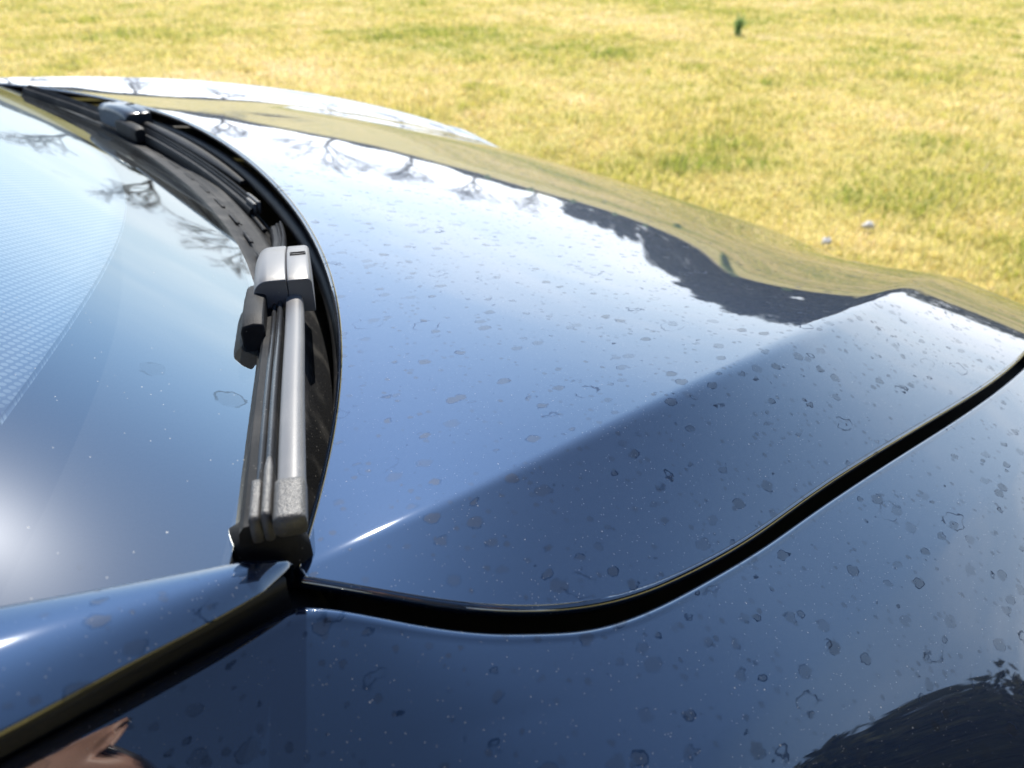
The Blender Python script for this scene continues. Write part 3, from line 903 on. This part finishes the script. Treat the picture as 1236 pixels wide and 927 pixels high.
def side_glass():
    xs = np.linspace(-1.62, -.30, 30)
    top_z = np.clip(zA(np.clip(xs, -1.2, 0)) - .06, .08, .43)
    return np.stack([np.stack([xs, .150+.0*xs, .07+0*xs], 1), np.stack([xs, pil_b(np.clip(xs, -1.2, 0))+.012, top_z], 1)], 1)
mirror_grid(side_glass, 'side_window', 'windscreen_glass')
mb = MB()
v = np.linspace(-1, 1, 41); t = np.linspace(0, 1, 12)
xs = -1.12 - .08*(1-v*v)
X = xs[None] + t[:, None]*(-.5) + 0*v[None]
S = v[None]*(YC-.30)*np.ones((12, 1))
z0 = zglass(xs, v*(YC-pil_y(xs)))
mb.grid(Zw(np.stack([X, YC+S, z0[None] + .03*np.sqrt(t)[:, None]], -1))); mb.build('roof', 'paint', car)
# nose: bumper, grille with bars, lamps
near_f, far_f, hood_f = FRONT[-1], FRONT[1], FRONT['hood']
T = np.concatenate([near_f[::-1][1:-6], hood_f + [.004, 0, -.006], far_f[6:-1]])
def xnose(y): return 1.25 - .22*np.abs((y-YC)/.95)**3
xe = xnose(T[:, 1])
E_ = np.stack([xe - .02, YC + (T[:, 1]-YC)*.95, np.full(len(T), -.80)], 1)
C_ = np.stack([xe + .05, YC + (T[:, 1]-YC)*.99, T[:, 2] - .05], 1)
v = np.linspace(0, 1, 22)[:, None, None]
BS = (1-v)**2*T[None] + 2*v*(1-v)*C_[None] + v*v*E_[None]
mb = MB(); mb.grid(Zw(BS), flip=True); mb.build('front_bumper', 'paint', car)
def on_nose(y, f):
    k = np.abs(T[:, 1]-y).argmin(); return BS[int(f*21), k]
mb = MB(); q = on_nose(YC, .62); secs = []
for f in np.linspace(-1, 1, 17):
    c = on_nose(YC+.36*f, .62); hh = .075*(1-.35*abs(f)**3)
    an = np.linspace(0, 2*np.pi, 12, endpoint=False)
    secs.append(np.stack([c[0] + .012*np.cos(an), np.full(12, c[1]), c[2] + hh*np.sin(an)], 1))
mb.loft(Zw(secs)); gr = mb.build('grille', 'gap_black', car)
for k in range(4):
    mb = MB(); pts = []
    for f in np.linspace(-.92, .92, 13):
        c = on_nose(YC+.36*f, .62); pts.append((c[0]+.014, c[1], c[2]-.045+.03*k))
    mb.tube(Zw(pts), .005, 8); mb.build('grille_bar', 'chrome', gr)
for sd in (-1, 1):
    mb = MB(); secs = []
    for f in np.linspace(0, 1, 12):
        c = on_nose(YC + sd*(.44 + .26*f), .46); h = .012 + .034*math.sin(math.pi*min(1, f*.8+.12))
        an = np.linspace(0, 2*np.pi, 14, endpoint=False)
        secs.append(np.stack([c[0] + .009*np.cos(an), np.full(14, c[1]) + sd*.01*np.cos(an), c[2] + h*np.sin(an)], 1))
    mb.loft(Zw(secs), flip=(sd < 0)); mb.build('headlight', 'lamp_glass', car)
for sd, XQ in ((-1, XW), (1, XW), (-1, -2.25), (1, -2.25)):
    mb = MB(); yo = YC + sd*.84
    an = np.linspace(0, 2*np.pi, 48, endpoint=False)
    def rings(prof): return [np.stack([XQ + r*np.cos(an), np.full(48, yo + sd*o), .335 + r*np.sin(an)], 1) for r, o in prof]
    mb.loft(rings([(.23, -.10), (.32, -.10), (.333, -.07), (.335, 0), (.333, .06), (.32, .09), (.235, .085)]), flip=(sd > 0))
    wh = mb.build('wheel', 'tyre', car)
    mb = MB(); mb.loft(rings([(.232, -.09), (.234, .06), (.225, .075), (.215, .05), (.05, .035), (.02, .05)]), flip=(sd > 0)); mb.build('rim', 'alloy', wh)

# ---------------------------------------------------------------- meadow
def make_ground():
    m, n, l, out = node_mat('meadow_soil')
    t = n.new('ShaderNodeTexCoord')
    def nz(s, d=6):
        z = n.new('ShaderNodeTexNoise'); z.inputs['Scale'].default_value = s; z.inputs['Detail'].default_value = d
        l.new(t.outputs['Object'], z.inputs['Vector']); return z.outputs[0]
    c1 = n.new('ShaderNodeValToRGB')
    cr = c1.color_ramp
    cr.elements[0].position = .30; cr.elements[0].color = (.27, .25, .07, 1)
    cr.elements[1].position = .72; cr.elements[1].color = (.50, .39, .16, 1)
    e_ = cr.elements.new(.50); e_.color = (.40, .33, .11, 1)
    mixn = M2(n, l, 'ADD', M2(n, l, 'MULTIPLY', nz(.35), .45), M2(n, l, 'ADD', M2(n, l, 'MULTIPLY', nz(2.2), .35), M2(n, l, 'MULTIPLY', nz(14), .20)))
    l.new(mixn, c1.inputs[0])
    p = principled(n, Roughness=.95)
    p.inputs['Specular IOR Level'].default_value = .1
    l.new(c1.outputs[0], p.inputs['Base Color'])
    b = n.new('ShaderNodeBump'); b.inputs['Strength'].default_value = .8; b.inputs['Distance'].default_value = .05
    l.new(nz(9, 8), b.inputs['Height']); l.new(b.outputs[0], p.inputs['Normal'])
    l.new(p.outputs[0], out.inputs[0])
make_ground()
mb = MB()
rr = np.r_[0.01, np.geomspace(.6, 900, 46)]; aa = np.linspace(0, 2*np.pi, 97)[:-1]
mb.grid(np.stack([rr[:, None]*np.cos(aa), rr[:, None]*np.sin(aa), 0*rr[:, None]*aa], -1), flip=False, closed=True)
ground = mb.build('ground', 'meadow_soil')
tag(ground, kind='structure')
ground.data.flip_normals() if ground.data.polygons[200].normal.z < 0 else None

def lump(x, y, s, seed):
    r = np.random.default_rng(seed); v = 0*x
    for k in range(9):
        a_ = r.uniform(0, 2*np.pi); f = s*r.uniform(.5, 1.6)
        v = v + np.sin((x*np.cos(a_)+y*np.sin(a_))*f + r.uniform(0, 6.3))
    return v/3.0
def make_grass_mat():
    m, n, l, out = node_mat('grass_blades')
    at = n.new('ShaderNodeAttribute'); at.attribute_name = 'tint'
    c1 = n.new('ShaderNodeValToRGB'); cr = c1.color_ramp
    cr.elements[0].position = 0; cr.elements[0].color = (.30, .36, .065, 1)
    cr.elements[1].position = 1; cr.elements[1].color = (.92, .75, .48, 1)
    for q, c in ((.22, (.47, .46, .10)), (.45, (.64, .56, .18)), (.72, (.80, .65, .28))):
        e_ = cr.elements.new(q); e_.color = (*c, 1)
    l.new(at.outputs['Fac'], c1.inputs[0])
    d = n.new('ShaderNodeBsdfDiffuse'); tl = n.new('ShaderNodeBsdfTranslucent'); ms = n.new('ShaderNodeMixShader'); ms.inputs[0].default_value = .42
    gl = n.new('ShaderNodeBsdfGlossy'); gl.inputs['Roughness'].default_value = .4; m2 = n.new('ShaderNodeMixShader'); m2.inputs[0].default_value = .05
    l.new(c1.outputs[0], d.inputs[0]); l.new(c1.outputs[0], tl.inputs[0])
    l.new(d.outputs[0], ms.inputs[1]); l.new(tl.outputs[0], ms.inputs[2])
    l.new(ms.outputs[0], m2.inputs[1]); l.new(gl.outputs[0], m2.inputs[2]); l.new(m2.outputs[0], out.inputs[0])
make_grass_mat()
def build_grass():
    N = 430000
    g = np.random.default_rng(21)
    u = g.random(N); a0, a1 = 1.2**.45, 27**.45
    r = (a0 + (a1-a0)*u)**(1/.45)
    az = np.radians(g.uniform(-25, 125, N))
    x, y = r*np.cos(az) + .3, r*np.sin(az) + .3
    # tufts: pull blades towards randomly scattered clump centres
    M_ = 46000
    cu = g.random(M_); cr_ = (a0 + (a1-a0)*cu)**(1/.45); ca = np.radians(g.uniform(-25, 125, M_))
    cx, cy = cr_*np.cos(ca) + .3, cr_*np.sin(ca) + .3
    k = g.integers(0, M_, N); rad = .035*np.maximum(1, cr_[k]/5)**.6*np.abs(g.standard_normal(N))
    ang = g.uniform(0, 2*np.pi, N); tuft = g.random(N) < .62
    x = np.where(tuft, cx[k]+rad*np.cos(ang), x); y = np.where(tuft, cy[k]+rad*np.sin(ang), y)
    r = np.hypot(x, y); hsh = np.where(tuft, (k*.6180339) % 1, .4)
    keep = ~((x > -3.2) & (x < 1.25) & (y > -.05) & (y < 1.9))
    x, y, r, hsh = x[keep], y[keep], r[keep], hsh[keep]; N = len(x)
    green = lump(x, y, 1.1, 3)*.5 + lump(x, y, 3.6, 5)*.5 + lump(x, y, 9, 8)*.35
    tall = np.clip(.5 + .5*lump(x, y, 2.4, 11), 0, 1.4)*np.clip(.6+.5*np.clip(green, -1, 1.5), .35, 1.5)
    h = (.022 + .050*tall*g.random(N) + .020*hsh)*np.clip(.85+.03*r, 0, 1.25)
    wdt = (.0016 + .0016*g.random(N))*np.maximum(1, r/3.2)**.8
    tint = np.clip(.51 - .30*green + .16*g.standard_normal(N) + .14*(hsh-.5), 0, 1)
    # lush weed tufts here and there
    wx = np.r_[3.9, 4.31, 4.15, 3.75, 7.6, g.uniform(1, 14, 16)]; wy = np.r_[2.88, 6.83, 2.75, 3.05, 7.4, g.uniform(.5, 13, 16)]
    for q in range(len(wx)):
        near_ = np.exp(-((x-wx[q])**2+(y-wy[q])**2)/(2*(.05+.006*np.hypot(wx[q], wy[q]))**2))
        tint = np.clip(tint - .5*near_, 0, 1); h = h*(1+.7*near_)
    th = g.uniform(0, 2*np.pi, N); lean = h*g.uniform(.15, 1.1, N); ph = th + np.pi/2 + g.normal(0, .5, N)
    bx, by = np.cos(th)*wdt, np.sin(th)*wdt; lx, ly = np.cos(ph)*lean, np.sin(ph)*lean
    z = np.zeros(N)
    V = np.empty((N, 5, 3), np.float32)
    V[:, 0] = np.stack([x-bx, y-by, z-.004], 1); V[:, 1] = np.stack([x+bx, y+by, z-.004], 1)
    V[:, 2] = np.stack([x+bx*.8+lx*.35, y+by*.8+ly*.35, h*.6], 1); V[:, 3] = np.stack([x-bx*.8+lx*.35, y-by*.8+ly*.35, h*.6], 1)
    V[:, 4] = np.stack([x+lx, y+ly, h], 1)
    me = bpy.data.meshes.new('grass')
    me.vertices.add(N*5); me.vertices.foreach_set('co', V.ravel())
    b = (np.arange(N)*5)[:, None]
    li = np.concatenate([b+np.array([[0, 1, 2, 3]]), b+np.array([[3, 2, 4]])], 1).ravel()
    me.loops.add(len(li)); me.loops.foreach_set('vertex_index', li.astype(np.int32))
    me.polygons.add(N*2)
    st = (np.arange(N)*7)[:, None] + np.array([[0, 4]])
    me.polygons.foreach_set('loop_start', st.ravel().astype(np.int32))
    at = me.attributes.new('tint', 'FLOAT', 'POINT'); at.data.foreach_set('value', np.repeat(tint, 5).astype(np.float32))
    me.update(calc_edges=True)
    me.materials.append(MATS['grass_blades'])
    o = bpy.data.objects.new('grass', me); COL.objects.link(o)
    tag(o, 'short sun-dried meadow grass with greener tufts', 'grass', kind='stuff')
build_grass()

# pale track along the edge of the wood
simple('track_gravel', (.52, .47, .38), .95, bump=.4, bscale=6, var=.15)
mb = MB()
az = np.radians(np.linspace(-75, 50, 120)); r0 = 61 + .8*np.sin(az*9)
mb.grid(np.stack([np.stack([r*np.cos(az), r*np.sin(az), .02+0*az + .05*np.sin(az*40)**2*0], 1) for r in (r0, r0+1.5, r0+3.4)], 1))
tk = mb.build('track', 'track_gravel'); tag(tk, kind='structure')
tk.data.flip_normals() if tk.data.polygons[3].normal.z < 0 else None

# ---------------------------------------------------------------- trees and shrubs
simple('bark', (.075, .058, .045), .9, bump=.6, bscale=14, var=.3)
simple('twigs', (.095, .072, .058), .9, var=.2, bscale=20)
def leaf_mat(name, a, b):
    m, n, l, out = node_mat(name)
    oi = n.new('ShaderNodeNewGeometry')
    mx = n.new('ShaderNodeMix'); mx.data_type = 'RGBA'; mx.inputs[6].default_value = (*a, 1); mx.inputs[7].default_value = (*b, 1)
    l.new(oi.outputs['Random Per Island'], mx.inputs[0])
    d = n.new('ShaderNodeBsdfDiffuse'); tl = n.new('ShaderNodeBsdfTranslucent'); ms = n.new('ShaderNodeMixShader'); ms.inputs[0].default_value = .45
    l.new(mx.outputs[2], d.inputs[0]); l.new(mx.outputs[2], tl.inputs[0]); l.new(d.outputs[0], ms.inputs[1]); l.new(tl.outputs[0], ms.inputs[2]); l.new(ms.outputs[0], out.inputs[0])
leaf_mat('evergreen', (.012, .018, .010), (.075, .080, .045))
leaf_mat('shrub_leaf', (.20, .34, .12), (.34, .48, .18))
leaf_mat('hedge_leaf', (.035, .045, .022), (.075, .080, .040))

def leaves(mb, C_, size, g):
    n = len(C_)
    A = g.normal(size=(n, 3)); A /= np.linalg.norm(A, axis=1, keepdims=True)
    Bv = np.cross(A, g.normal(size=(n, 3))); Bv /= np.linalg.norm(Bv, axis=1, keepdims=True)
    s = (size*g.uniform(.6, 1.4, n))[:, None]
    P = np.stack([C_-A*s, C_-Bv*s*.5, C_+A*s, C_+Bv*s*.5], 1)
    i = mb.verts(P)
    mb.f += (i + np.arange(4*n).reshape(n, 4)).tolist()

def grow(mb_t, mb_w, base, dirv, length, rad, depth, g, spread, thin):
    n = 5
    p = [np.array(base)]; dv = np.array(dirv, float)
    for k in range(n-1):
        dv = dv + g.normal(0, .10, 3) + np.array([0, 0, .05]); dv /= np.linalg.norm(dv)
        p.append(p[-1] + dv*length/(n-1))
    (mb_t if depth >= 3 else mb_w).tube(p, np.linspace(rad, rad*.6, n), 6 if depth >= 3 else 3, cap=False)
    if depth == 0: return
    kids = 3 if depth >= 2 else 4
    for k in range(kids):
        i = n-1 if k == 0 else g.integers(2, n)
        a_ = g.normal(0, 1, 3); a_ -= dv*(a_@dv); a_ /= np.linalg.norm(a_)
        sp = spread*g.uniform(.5, 1.25)
        nd = dv*math.cos(sp) + a_*math.sin(sp)
        nd[2] = max(nd[2], -.15); nd /= np.linalg.norm(nd)
        grow(mb_t, mb_w, p[i], nd, length*g.uniform(.62, .82), rad*.60, depth-1, g, spread, thin)

def bare_tree(loc, h, seed, label):
    g = np.random.default_rng(seed)
    a_, b_ = MB(), MB()
    t = empty('bare_tree', loc, label, 'tree', 'leafless trees along the far edge of the meadow')
    grow(a_, b_, (0, 0, -.1), (0, 0, 1), h*.24, h*.016, 6, g, .56, .5)
    for q, nm, mt in ((a_, 'trunk', 'bark'), (b_, 'crown', 'twigs')):
        q.v = [np.concatenate(q.v) + np.array(loc)]
        q.build(nm, mt, t)
    return t
ordw = ['first', 'second', 'third', 'fourth', 'fifth', 'sixth', 'seventh']
for k, (az, r, h) in enumerate([(47.0, 73, 10), (51.7, 74, 12.0), (56.8, 74, 13.5), (62.5, 73, 17), (70.8, 75, 15), (76.5, 76, 14), (84, 78, 13)]):
    az = math.radians(az)
    bare_tree((r*math.cos(az), r*math.sin(az), 0), h, 40+k, '%s leafless tree from the dark wood, mirrored upside down in bonnet and glass' % ordw[k])

def evergreen(seed, h, wide):
    g = np.random.default_rng(seed)
    a_ = MB(); a_.tube([(0, 0, -.2), (.05, 0, h*.3), (.0, .1, h*.65), (.1, .05, h*.92)], [h*.024, h*.019, h*.011, h*.004], 8)
    for k in range(7):
        an = g.uniform(0, 6.28); z = h*g.uniform(.25, .75)
        a_.tube([(0, 0, z), (math.cos(an)*wide*.4, math.sin(an)*wide*.4, z+.4), (math.cos(an)*wide*.8, math.sin(an)*wide*.8, z+.7)], [h*.007, h*.005, h*.002], 5)
    b_ = MB(); pts = []
    for k in range(40):
        f = g.random()**1.1; z = h*(.03 + .95*f)
        R = wide*(.35 + .75*math.sin(min(1, (1-f)*1.5+.15)*math.pi/2))*g.uniform(.5, 1.0)*(1-.45*f)
        an = g.uniform(0, 6.28); c = np.array([R*math.cos(an)*.8, R*math.sin(an)*.8, z])
        q = g.normal(size=(85, 3)); q *= (g.random((85, 1))**.35)/np.linalg.norm(q, axis=1, keepdims=True)
        pts.append(c + q*np.array([wide*.36, wide*.36, h*.075]))
    leaves(b_, np.concatenate(pts), .26, g)
    return a_.mesh('trunk'), b_.mesh('crown', False)
variants = [evergreen(60+k, 10, w_) for k, w_ in enumerate((2.9, 3.4, 2.4))]
for tm, cm in variants:
    tm.materials.append(MATS['bark']); cm.materials.append(MATS['evergreen'])
g = np.random.default_rng(99)
tops = spl([16, 19, 22, 26, 30, 33, 35, 37.5, 40, 43, 46], [4, 7, 11, 12, 11.5, 10, 7.0, 4.6, 5.0, 5.0, 4.6])
def put_tree(az, r, h, k, label, grp):
    t = empty('evergreen_tree', (r*math.cos(math.radians(az)), r*math.sin(math.radians(az)), 0), label, 'tree', grp)
    for nm, me in zip(('trunk', 'crown'), variants[k]):
        o = bpy.data.objects.new(nm, me); COL.objects.link(o); o.parent = t
    s = h/10
    t.scale = (s*g.uniform(.9, 1.2), s*g.uniform(.9, 1.2), s); t.rotation_euler.z = g.uniform(0, 6.28)
az = 43.6
while az > 18:
    h = float(tops(az))*g.uniform(.9, 1.06)
    put_tree(az, 70 + g.uniform(-1.5, 2), h, int(g.integers(3)), 'dark evergreen tree in the front row of the wood beyond the track', 'front row of the dark wood')
    az -= (1.1 if h < 8 else 1.6)*g.uniform(.8, 1.2)
az = 42.5
while az > 19:
    h = float(tops(az))*g.uniform(.95, 1.12)
    put_tree(az, 77 + g.uniform(-2, 3), h, int(g.integers(3)), 'dark evergreen tree in the back row of the wood beyond the track', 'back row of the dark wood')
    az -= (1.8 if h < 8 else 2.3)*g.uniform(.8, 1.2)

for row, (r_, lab, grp) in enumerate(((31, 'tall dark evergreen tree in the front row of the near wood', 'front row of the near wood'), (36, 'tall dark evergreen tree in the back row of the near wood', 'back row of the near wood'))):
    az = -31.0 - row*1.2
    while az > -80:
        put_tree(az, r_ + g.uniform(-1, 1), 12.6*g.uniform(.92, 1.08)*(1+.12*row), int(g.integers(3)), lab, grp)
        az -= 3.6*g.uniform(.85, 1.15)
# low hedge along the horizon beyond the bare trees
g = np.random.default_rng(5)
mb = MB()
n_ = 20000
az = np.radians(np.where(g.random(n_) < .6, g.uniform(43, 128, n_), g.uniform(-24, 20, n_))); r = 80 + g.normal(0, .6, n_)
hh = 1.0 + 2.2*(az < .4) + .35*np.sin(az*37) + .3*np.sin(az*91)
leaves(mb, np.stack([r*np.cos(az), r*np.sin(az), g.random(n_)*hh], 1), .36, g)
hd = mb.build('hedge', 'hedge_leaf', smooth=False)
tag(hd, 'low dark hedge along the horizon behind the leafless trees', 'hedge')

def shrub(loc, h, seed, label):
    g = np.random.default_rng(seed)
    t = empty('shrub', loc, label, 'shrub', 'small green shrubs in the meadow')
    a_, b_ = MB(), MB(); pts = []
    for k in range(16):
        an = g.uniform(0, 6.28); le = g.uniform(.1, .75)
        tip = np.array([math.cos(an)*h*le*.55, math.sin(an)*h*le*.55, h*g.uniform(.6, 1.05)])
        p = curve_pts([(0, 0, -.01), tip*np.array([.35, .35, .5]), tip], 6)
        a_.tube(p, np.linspace(.012, .004, 6)*h*1.2, 5)
        for q in np.linspace(.25, 1, 16):
            pts.append(p[int(q*5)] + g.normal(0, .05*h, (3, 3)))
    leaves(b_, np.concatenate(pts), .055*h, g)
    for q, nm, mt in ((a_, 'stem', 'bark'), (b_, 'foliage', 'shrub_leaf')):
        q.v = [np.concatenate(q.v) + np.array(loc)]
        q.build(nm, mt, t, smooth=False)
def pol(az, r): return (r*math.cos(math.radians(az)), r*math.sin(math.radians(az)), 0)
shrub((10.6, 7.74, 0), .30, 1, 'small dark green shrub standing alone in the far meadow')
shrub(pol(32.7, 26), .7, 4, 'bushy green shrub mirrored small in the bonnet, well before the wood')
for k, (a_, r_, h_) in enumerate([(40.5, 50, .9), (44, 46, .8), (47.5, 52, 1.0), (51, 50, .8), (29, 55, .9), (38, 56, .8), (22, 50, .9)]):
    shrub(pol(a_, r_), h_, 10+k, '%s of the shrubs far out before the track, counted from the leafless trees' % ['fourth', 'third', 'second', 'first', 'sixth', 'fifth', 'seventh'][k])

# two pale stones in the grass
simple('pale_stone', (.55, .52, .48), .9, bump=.5, bscale=60, var=.15)
def stone(loc, s, seed, label):
    g = np.random.default_rng(seed); mb = MB()
    th = np.linspace(0, np.pi, 9); ph = np.linspace(0, 2*np.pi, 12, endpoint=False)
    T_, P_ = np.meshgrid(th, ph, indexing='ij')
    rad = 1 + .30*np.sin(3*T_+seed)*np.cos(2*P_+seed) + .12*np.cos(5*P_)*np.sin(T_)**2
    S_ = np.stack([rad*np.sin(T_)*np.cos(P_)*s, rad*np.sin(T_)*np.sin(P_)*s*.7, rad*np.cos(T_)*s*.55 + s*.35], -1)
    mb.grid(S_ + np.array(loc), closed=True, flip=True)
    tag(mb.build('stone', 'pale_stone'), label, 'stone', 'pale stones in the grass')
stone((3.21, 1.67, .018), .030, 1, 'pale stone in the grass nearest the bonnet edge')
stone((3.58, 1.668, .018), .034, 2, 'pale stone in the grass, farther right from the bonnet edge')

# ---------------------------------------------------------------- photographer, seen only as a mirrored hand in the paint
E1, E2, E3 = np.array(R_), np.array(fw), np.array(U_)
O_ = np.array(CAM)
def loc3(a, b, c): return O_ + a*E1 + b*E2 + c*E3
person = empty('person', (-.27, -.36, 0), 'person in a dark jacket holding up a phone, mirrored in the paint', 'person')

def skin_mesh(name, nodes, edges, root, mat, parent, sub=2):
    """nodes: {key: (xyz, radius)}"""
    keys = list(nodes); ix = {k: i for i, k in enumerate(keys)}
    me = bpy.data.meshes.new(name)
    me.from_pydata([tuple(nodes[k][0]) for k in keys], [(ix[a], ix[b]) for a, b in edges], [])
    o = bpy.data.objects.new(name, me); COL.objects.link(o)
    o.parent = parent; o.location = -parent.location
    me.materials.append(MATS[mat])
    sk = o.modifiers.new('skin', 'SKIN'); sk.use_smooth_shade = True
    for k in keys:
        v = me.skin_vertices[0].data[ix[k]]; r = nodes[k][1]
        v.radius = r if isinstance(r, tuple) else (r, r)
        v.use_root = (k == root)
    ss = o.modifiers.new('sub', 'SUBSURF'); ss.levels = sub; ss.render_levels = sub
    return o

N_, E_ = {}, []
def node(k, p, r, *link):
    N_[k] = (np.array(p, float), r)
    for l_ in link: E_.append((l_, k))
fh = np.array([E2[0], E2[1], 0]); fh /= np.linalg.norm(fh)
ctr = np.array([-.27, -.36, 0])
node('pelvis', ctr+[0, 0, .92], (.15, .11))
node('belly', ctr+fh*.01+[0, 0, 1.08], (.14, .10), 'pelvis')
node('chest', ctr+fh*.0+[0, 0, 1.28], (.155, .11), 'belly')
node('neck', ctr+fh*.02+[0, 0, 1.45], .052, 'chest')
node('jaw', ctr+fh*.06+[0, 0, 1.53], (.062, .075), 'neck')
node('skull', ctr+fh*.05+[0, 0, 1.61], (.078, .095), 'jaw')
node('crown', ctr+fh*.03+[0, 0, 1.67], (.055, .065), 'skull')
node('nose', ctr+fh*.148+[0, 0, 1.565], .012, 'jaw')
for sd, nm in ((-1, 'l'), (1, 'r')):
    node('hip'+nm, ctr+E1*sd*.09+[0, 0, .86], .095, 'pelvis')
    node('knee'+nm, ctr+E1*sd*.10+fh*.02+[0, 0, .49], .062, 'hip'+nm)
    node('ankle'+nm, ctr+E1*sd*.11-fh*.02+[0, 0, .09], .042, 'knee'+nm)
    node('toe'+nm, ctr+E1*sd*.12+fh*.15+[0, 0, .035], .034, 'ankle'+nm)
    node('sho'+nm, ctr+E1*sd*.19+[0, 0, 1.38], .062, 'chest')
    el = loc3(-.27, -.30, -.02) if sd < 0 else loc3(.34, -.26, -.02)
    el[2] = 1.14
    node('elb'+nm, el, .043, 'sho'+nm)
    g0 = -.134 if sd < 0 else .158            # grip position along the phone
    wr = loc3(g0 + sd*.045, -.075, -.035)
    node('wri'+nm, wr, .027, 'elb'+nm)
    node('palm'+nm, loc3(g0 + sd*.022, -.030, -.018), (.026, .020), 'wri'+nm)
    for q, (z, ln) in enumerate(((.024, 1.0), (.004, 1.08), (-.016, 1.0), (-.034, .82))):
        a_ = 'f%s%d' % (nm, q)
        node(a_+'k', loc3(g0 + sd*.010, -.002, z), .0105, 'palm'+nm)
        node(a_+'m', loc3(g0 + sd*.002, .022*ln, z+.002), .0092, a_+'k')
        node(a_+'d', loc3(g0 - sd*.020*ln, .024*ln, z+.003), .0082, a_+'m')
        node(a_+'t', loc3(g0 - sd*.036*ln, .012*ln, z+.003), .0068, a_+'d')
    a_ = 't'+nm
    node(a_+'k', loc3(g0 + sd*.006, -.034, .018), .0125, 'palm'+nm)
    node(a_+'m', loc3(g0 - sd*.022, -.028, .030), .0105, a_+'k')
    node(a_+'t', loc3(g0 - sd*.044, -.021, .030), .0085, a_+'m')
skin_mesh('body', N_, E_, 'pelvis', 'skin', person)
def cloth(name, keys, grow_, mat):
    ks = [k for k in N_ if k in keys]
    ed = [(a_, b_) for a_, b_ in E_ if a_ in keys and b_ in keys]
    nn = {}
    for k in ks:
        p, r = N_[k]; r = tuple(v+grow_ for v in r) if isinstance(r, tuple) else r+grow_
        nn[k] = (p, r)
    return nn, ed
nn, ed = cloth('jacket', {'pelvis', 'belly', 'chest', 'shol', 'shor', 'elbl', 'elbr'}, .030, 'jacket')
for nm in 'lr':                                # sleeves end just above the wrist
    p = N_['wri'+nm][0]*.80 + N_['elb'+nm][0]*.20
    nn['cuff'+nm] = (p, .042); ed.append(('elb'+nm, 'cuff'+nm))
nn['hem'] = (N_['pelvis'][0] - np.array([0, 0, .13]), .165); ed.append(('pelvis', 'hem'))
nn['pelvis'] = (N_['pelvis'][0], .160); nn['belly'] = (N_['belly'][0], .150)
nn['collar'] = (N_['neck'][0] - np.array([0, 0, .03]), .064); ed.append(('chest', 'collar'))
skin_mesh('jacket', nn, ed, 'pelvis', 'jacket', person)
nn, ed = cloth('trousers', {'pelvis', 'hipl', 'hipr', 'kneel', 'kneer', 'anklel', 'ankler'}, .022, 'trousers')
nn['pelvis'] = (N_['pelvis'][0] - np.array([0, 0, .02]), .105)
skin_mesh('trousers', nn, ed, 'pelvis', 'trousers', person)
for nm in 'lr':
    a_, b_ = N_['ankle'+nm][0], N_['toe'+nm][0]
    skin_mesh('shoe', {'a': (a_-[0, 0, .045], .045), 'h': (a_-fh*.045-[0, 0, .05], .040), 'b': (b_+[0, 0, .005], .040), 'c': (b_-fh*.07+[0, 0, .01], .045)}, [('h', 'a'), ('a', 'c'), ('c', 'b')], 'a', 'hair', person)
h0 = N_['skull'][0]
skin_mesh('hair', {'a': (h0-fh*.035+[0, 0, -.01], (.082, .075)), 'b': (h0-fh*.01+[0, 0, .055], (.078, .085)), 'c': (h0+fh*.055+[0, 0, .062], (.060, .035))}, [('a', 'b'), ('b', 'c')], 'a', 'hair', person)
for sd in (-1, 1):                             # eyes and ears
    mb = MB(); th = np.linspace(0, np.pi, 8); ph = np.linspace(0, 2*np.pi, 12, endpoint=False); T_, P_ = np.meshgrid(th, ph, indexing='ij')
    S_ = np.stack([np.sin(T_)*np.cos(P_), np.sin(T_)*np.sin(P_), np.cos(T_)], -1)
    mb.grid(S_*.011 + (h0 + E1*sd*.031 + fh*.083 + np.array([0, 0, -.012])), closed=True, flip=True); mb.build('eye', 'phone', person)
    mb = MB(); mb.grid(S_*np.array([.014, .014, .030]) + (h0 + E1*sd*.080 - fh*.005 + np.array([0, 0, -.02])), closed=True, flip=True); mb.build('ear', 'skin', person)
mb = MB()
c8 = [loc3(a_, b_, c_) for c_ in (-.038, .036) for a_, b_ in ((-.03, -.012), (.138, -.012), (.138, -.004), (-.03, -.004))]
i = mb.verts(c8); mb.f += [[i+k for k in q] for q in ((0, 3, 2, 1), (4, 5, 6, 7), (0, 1, 5, 4), (1, 2, 6, 5), (2, 3, 7, 6), (3, 0, 4, 7))]
tag(mb.build('phone', 'phone', bevel=.003), 'thin black phone held out sideways over the wing', 'phone')
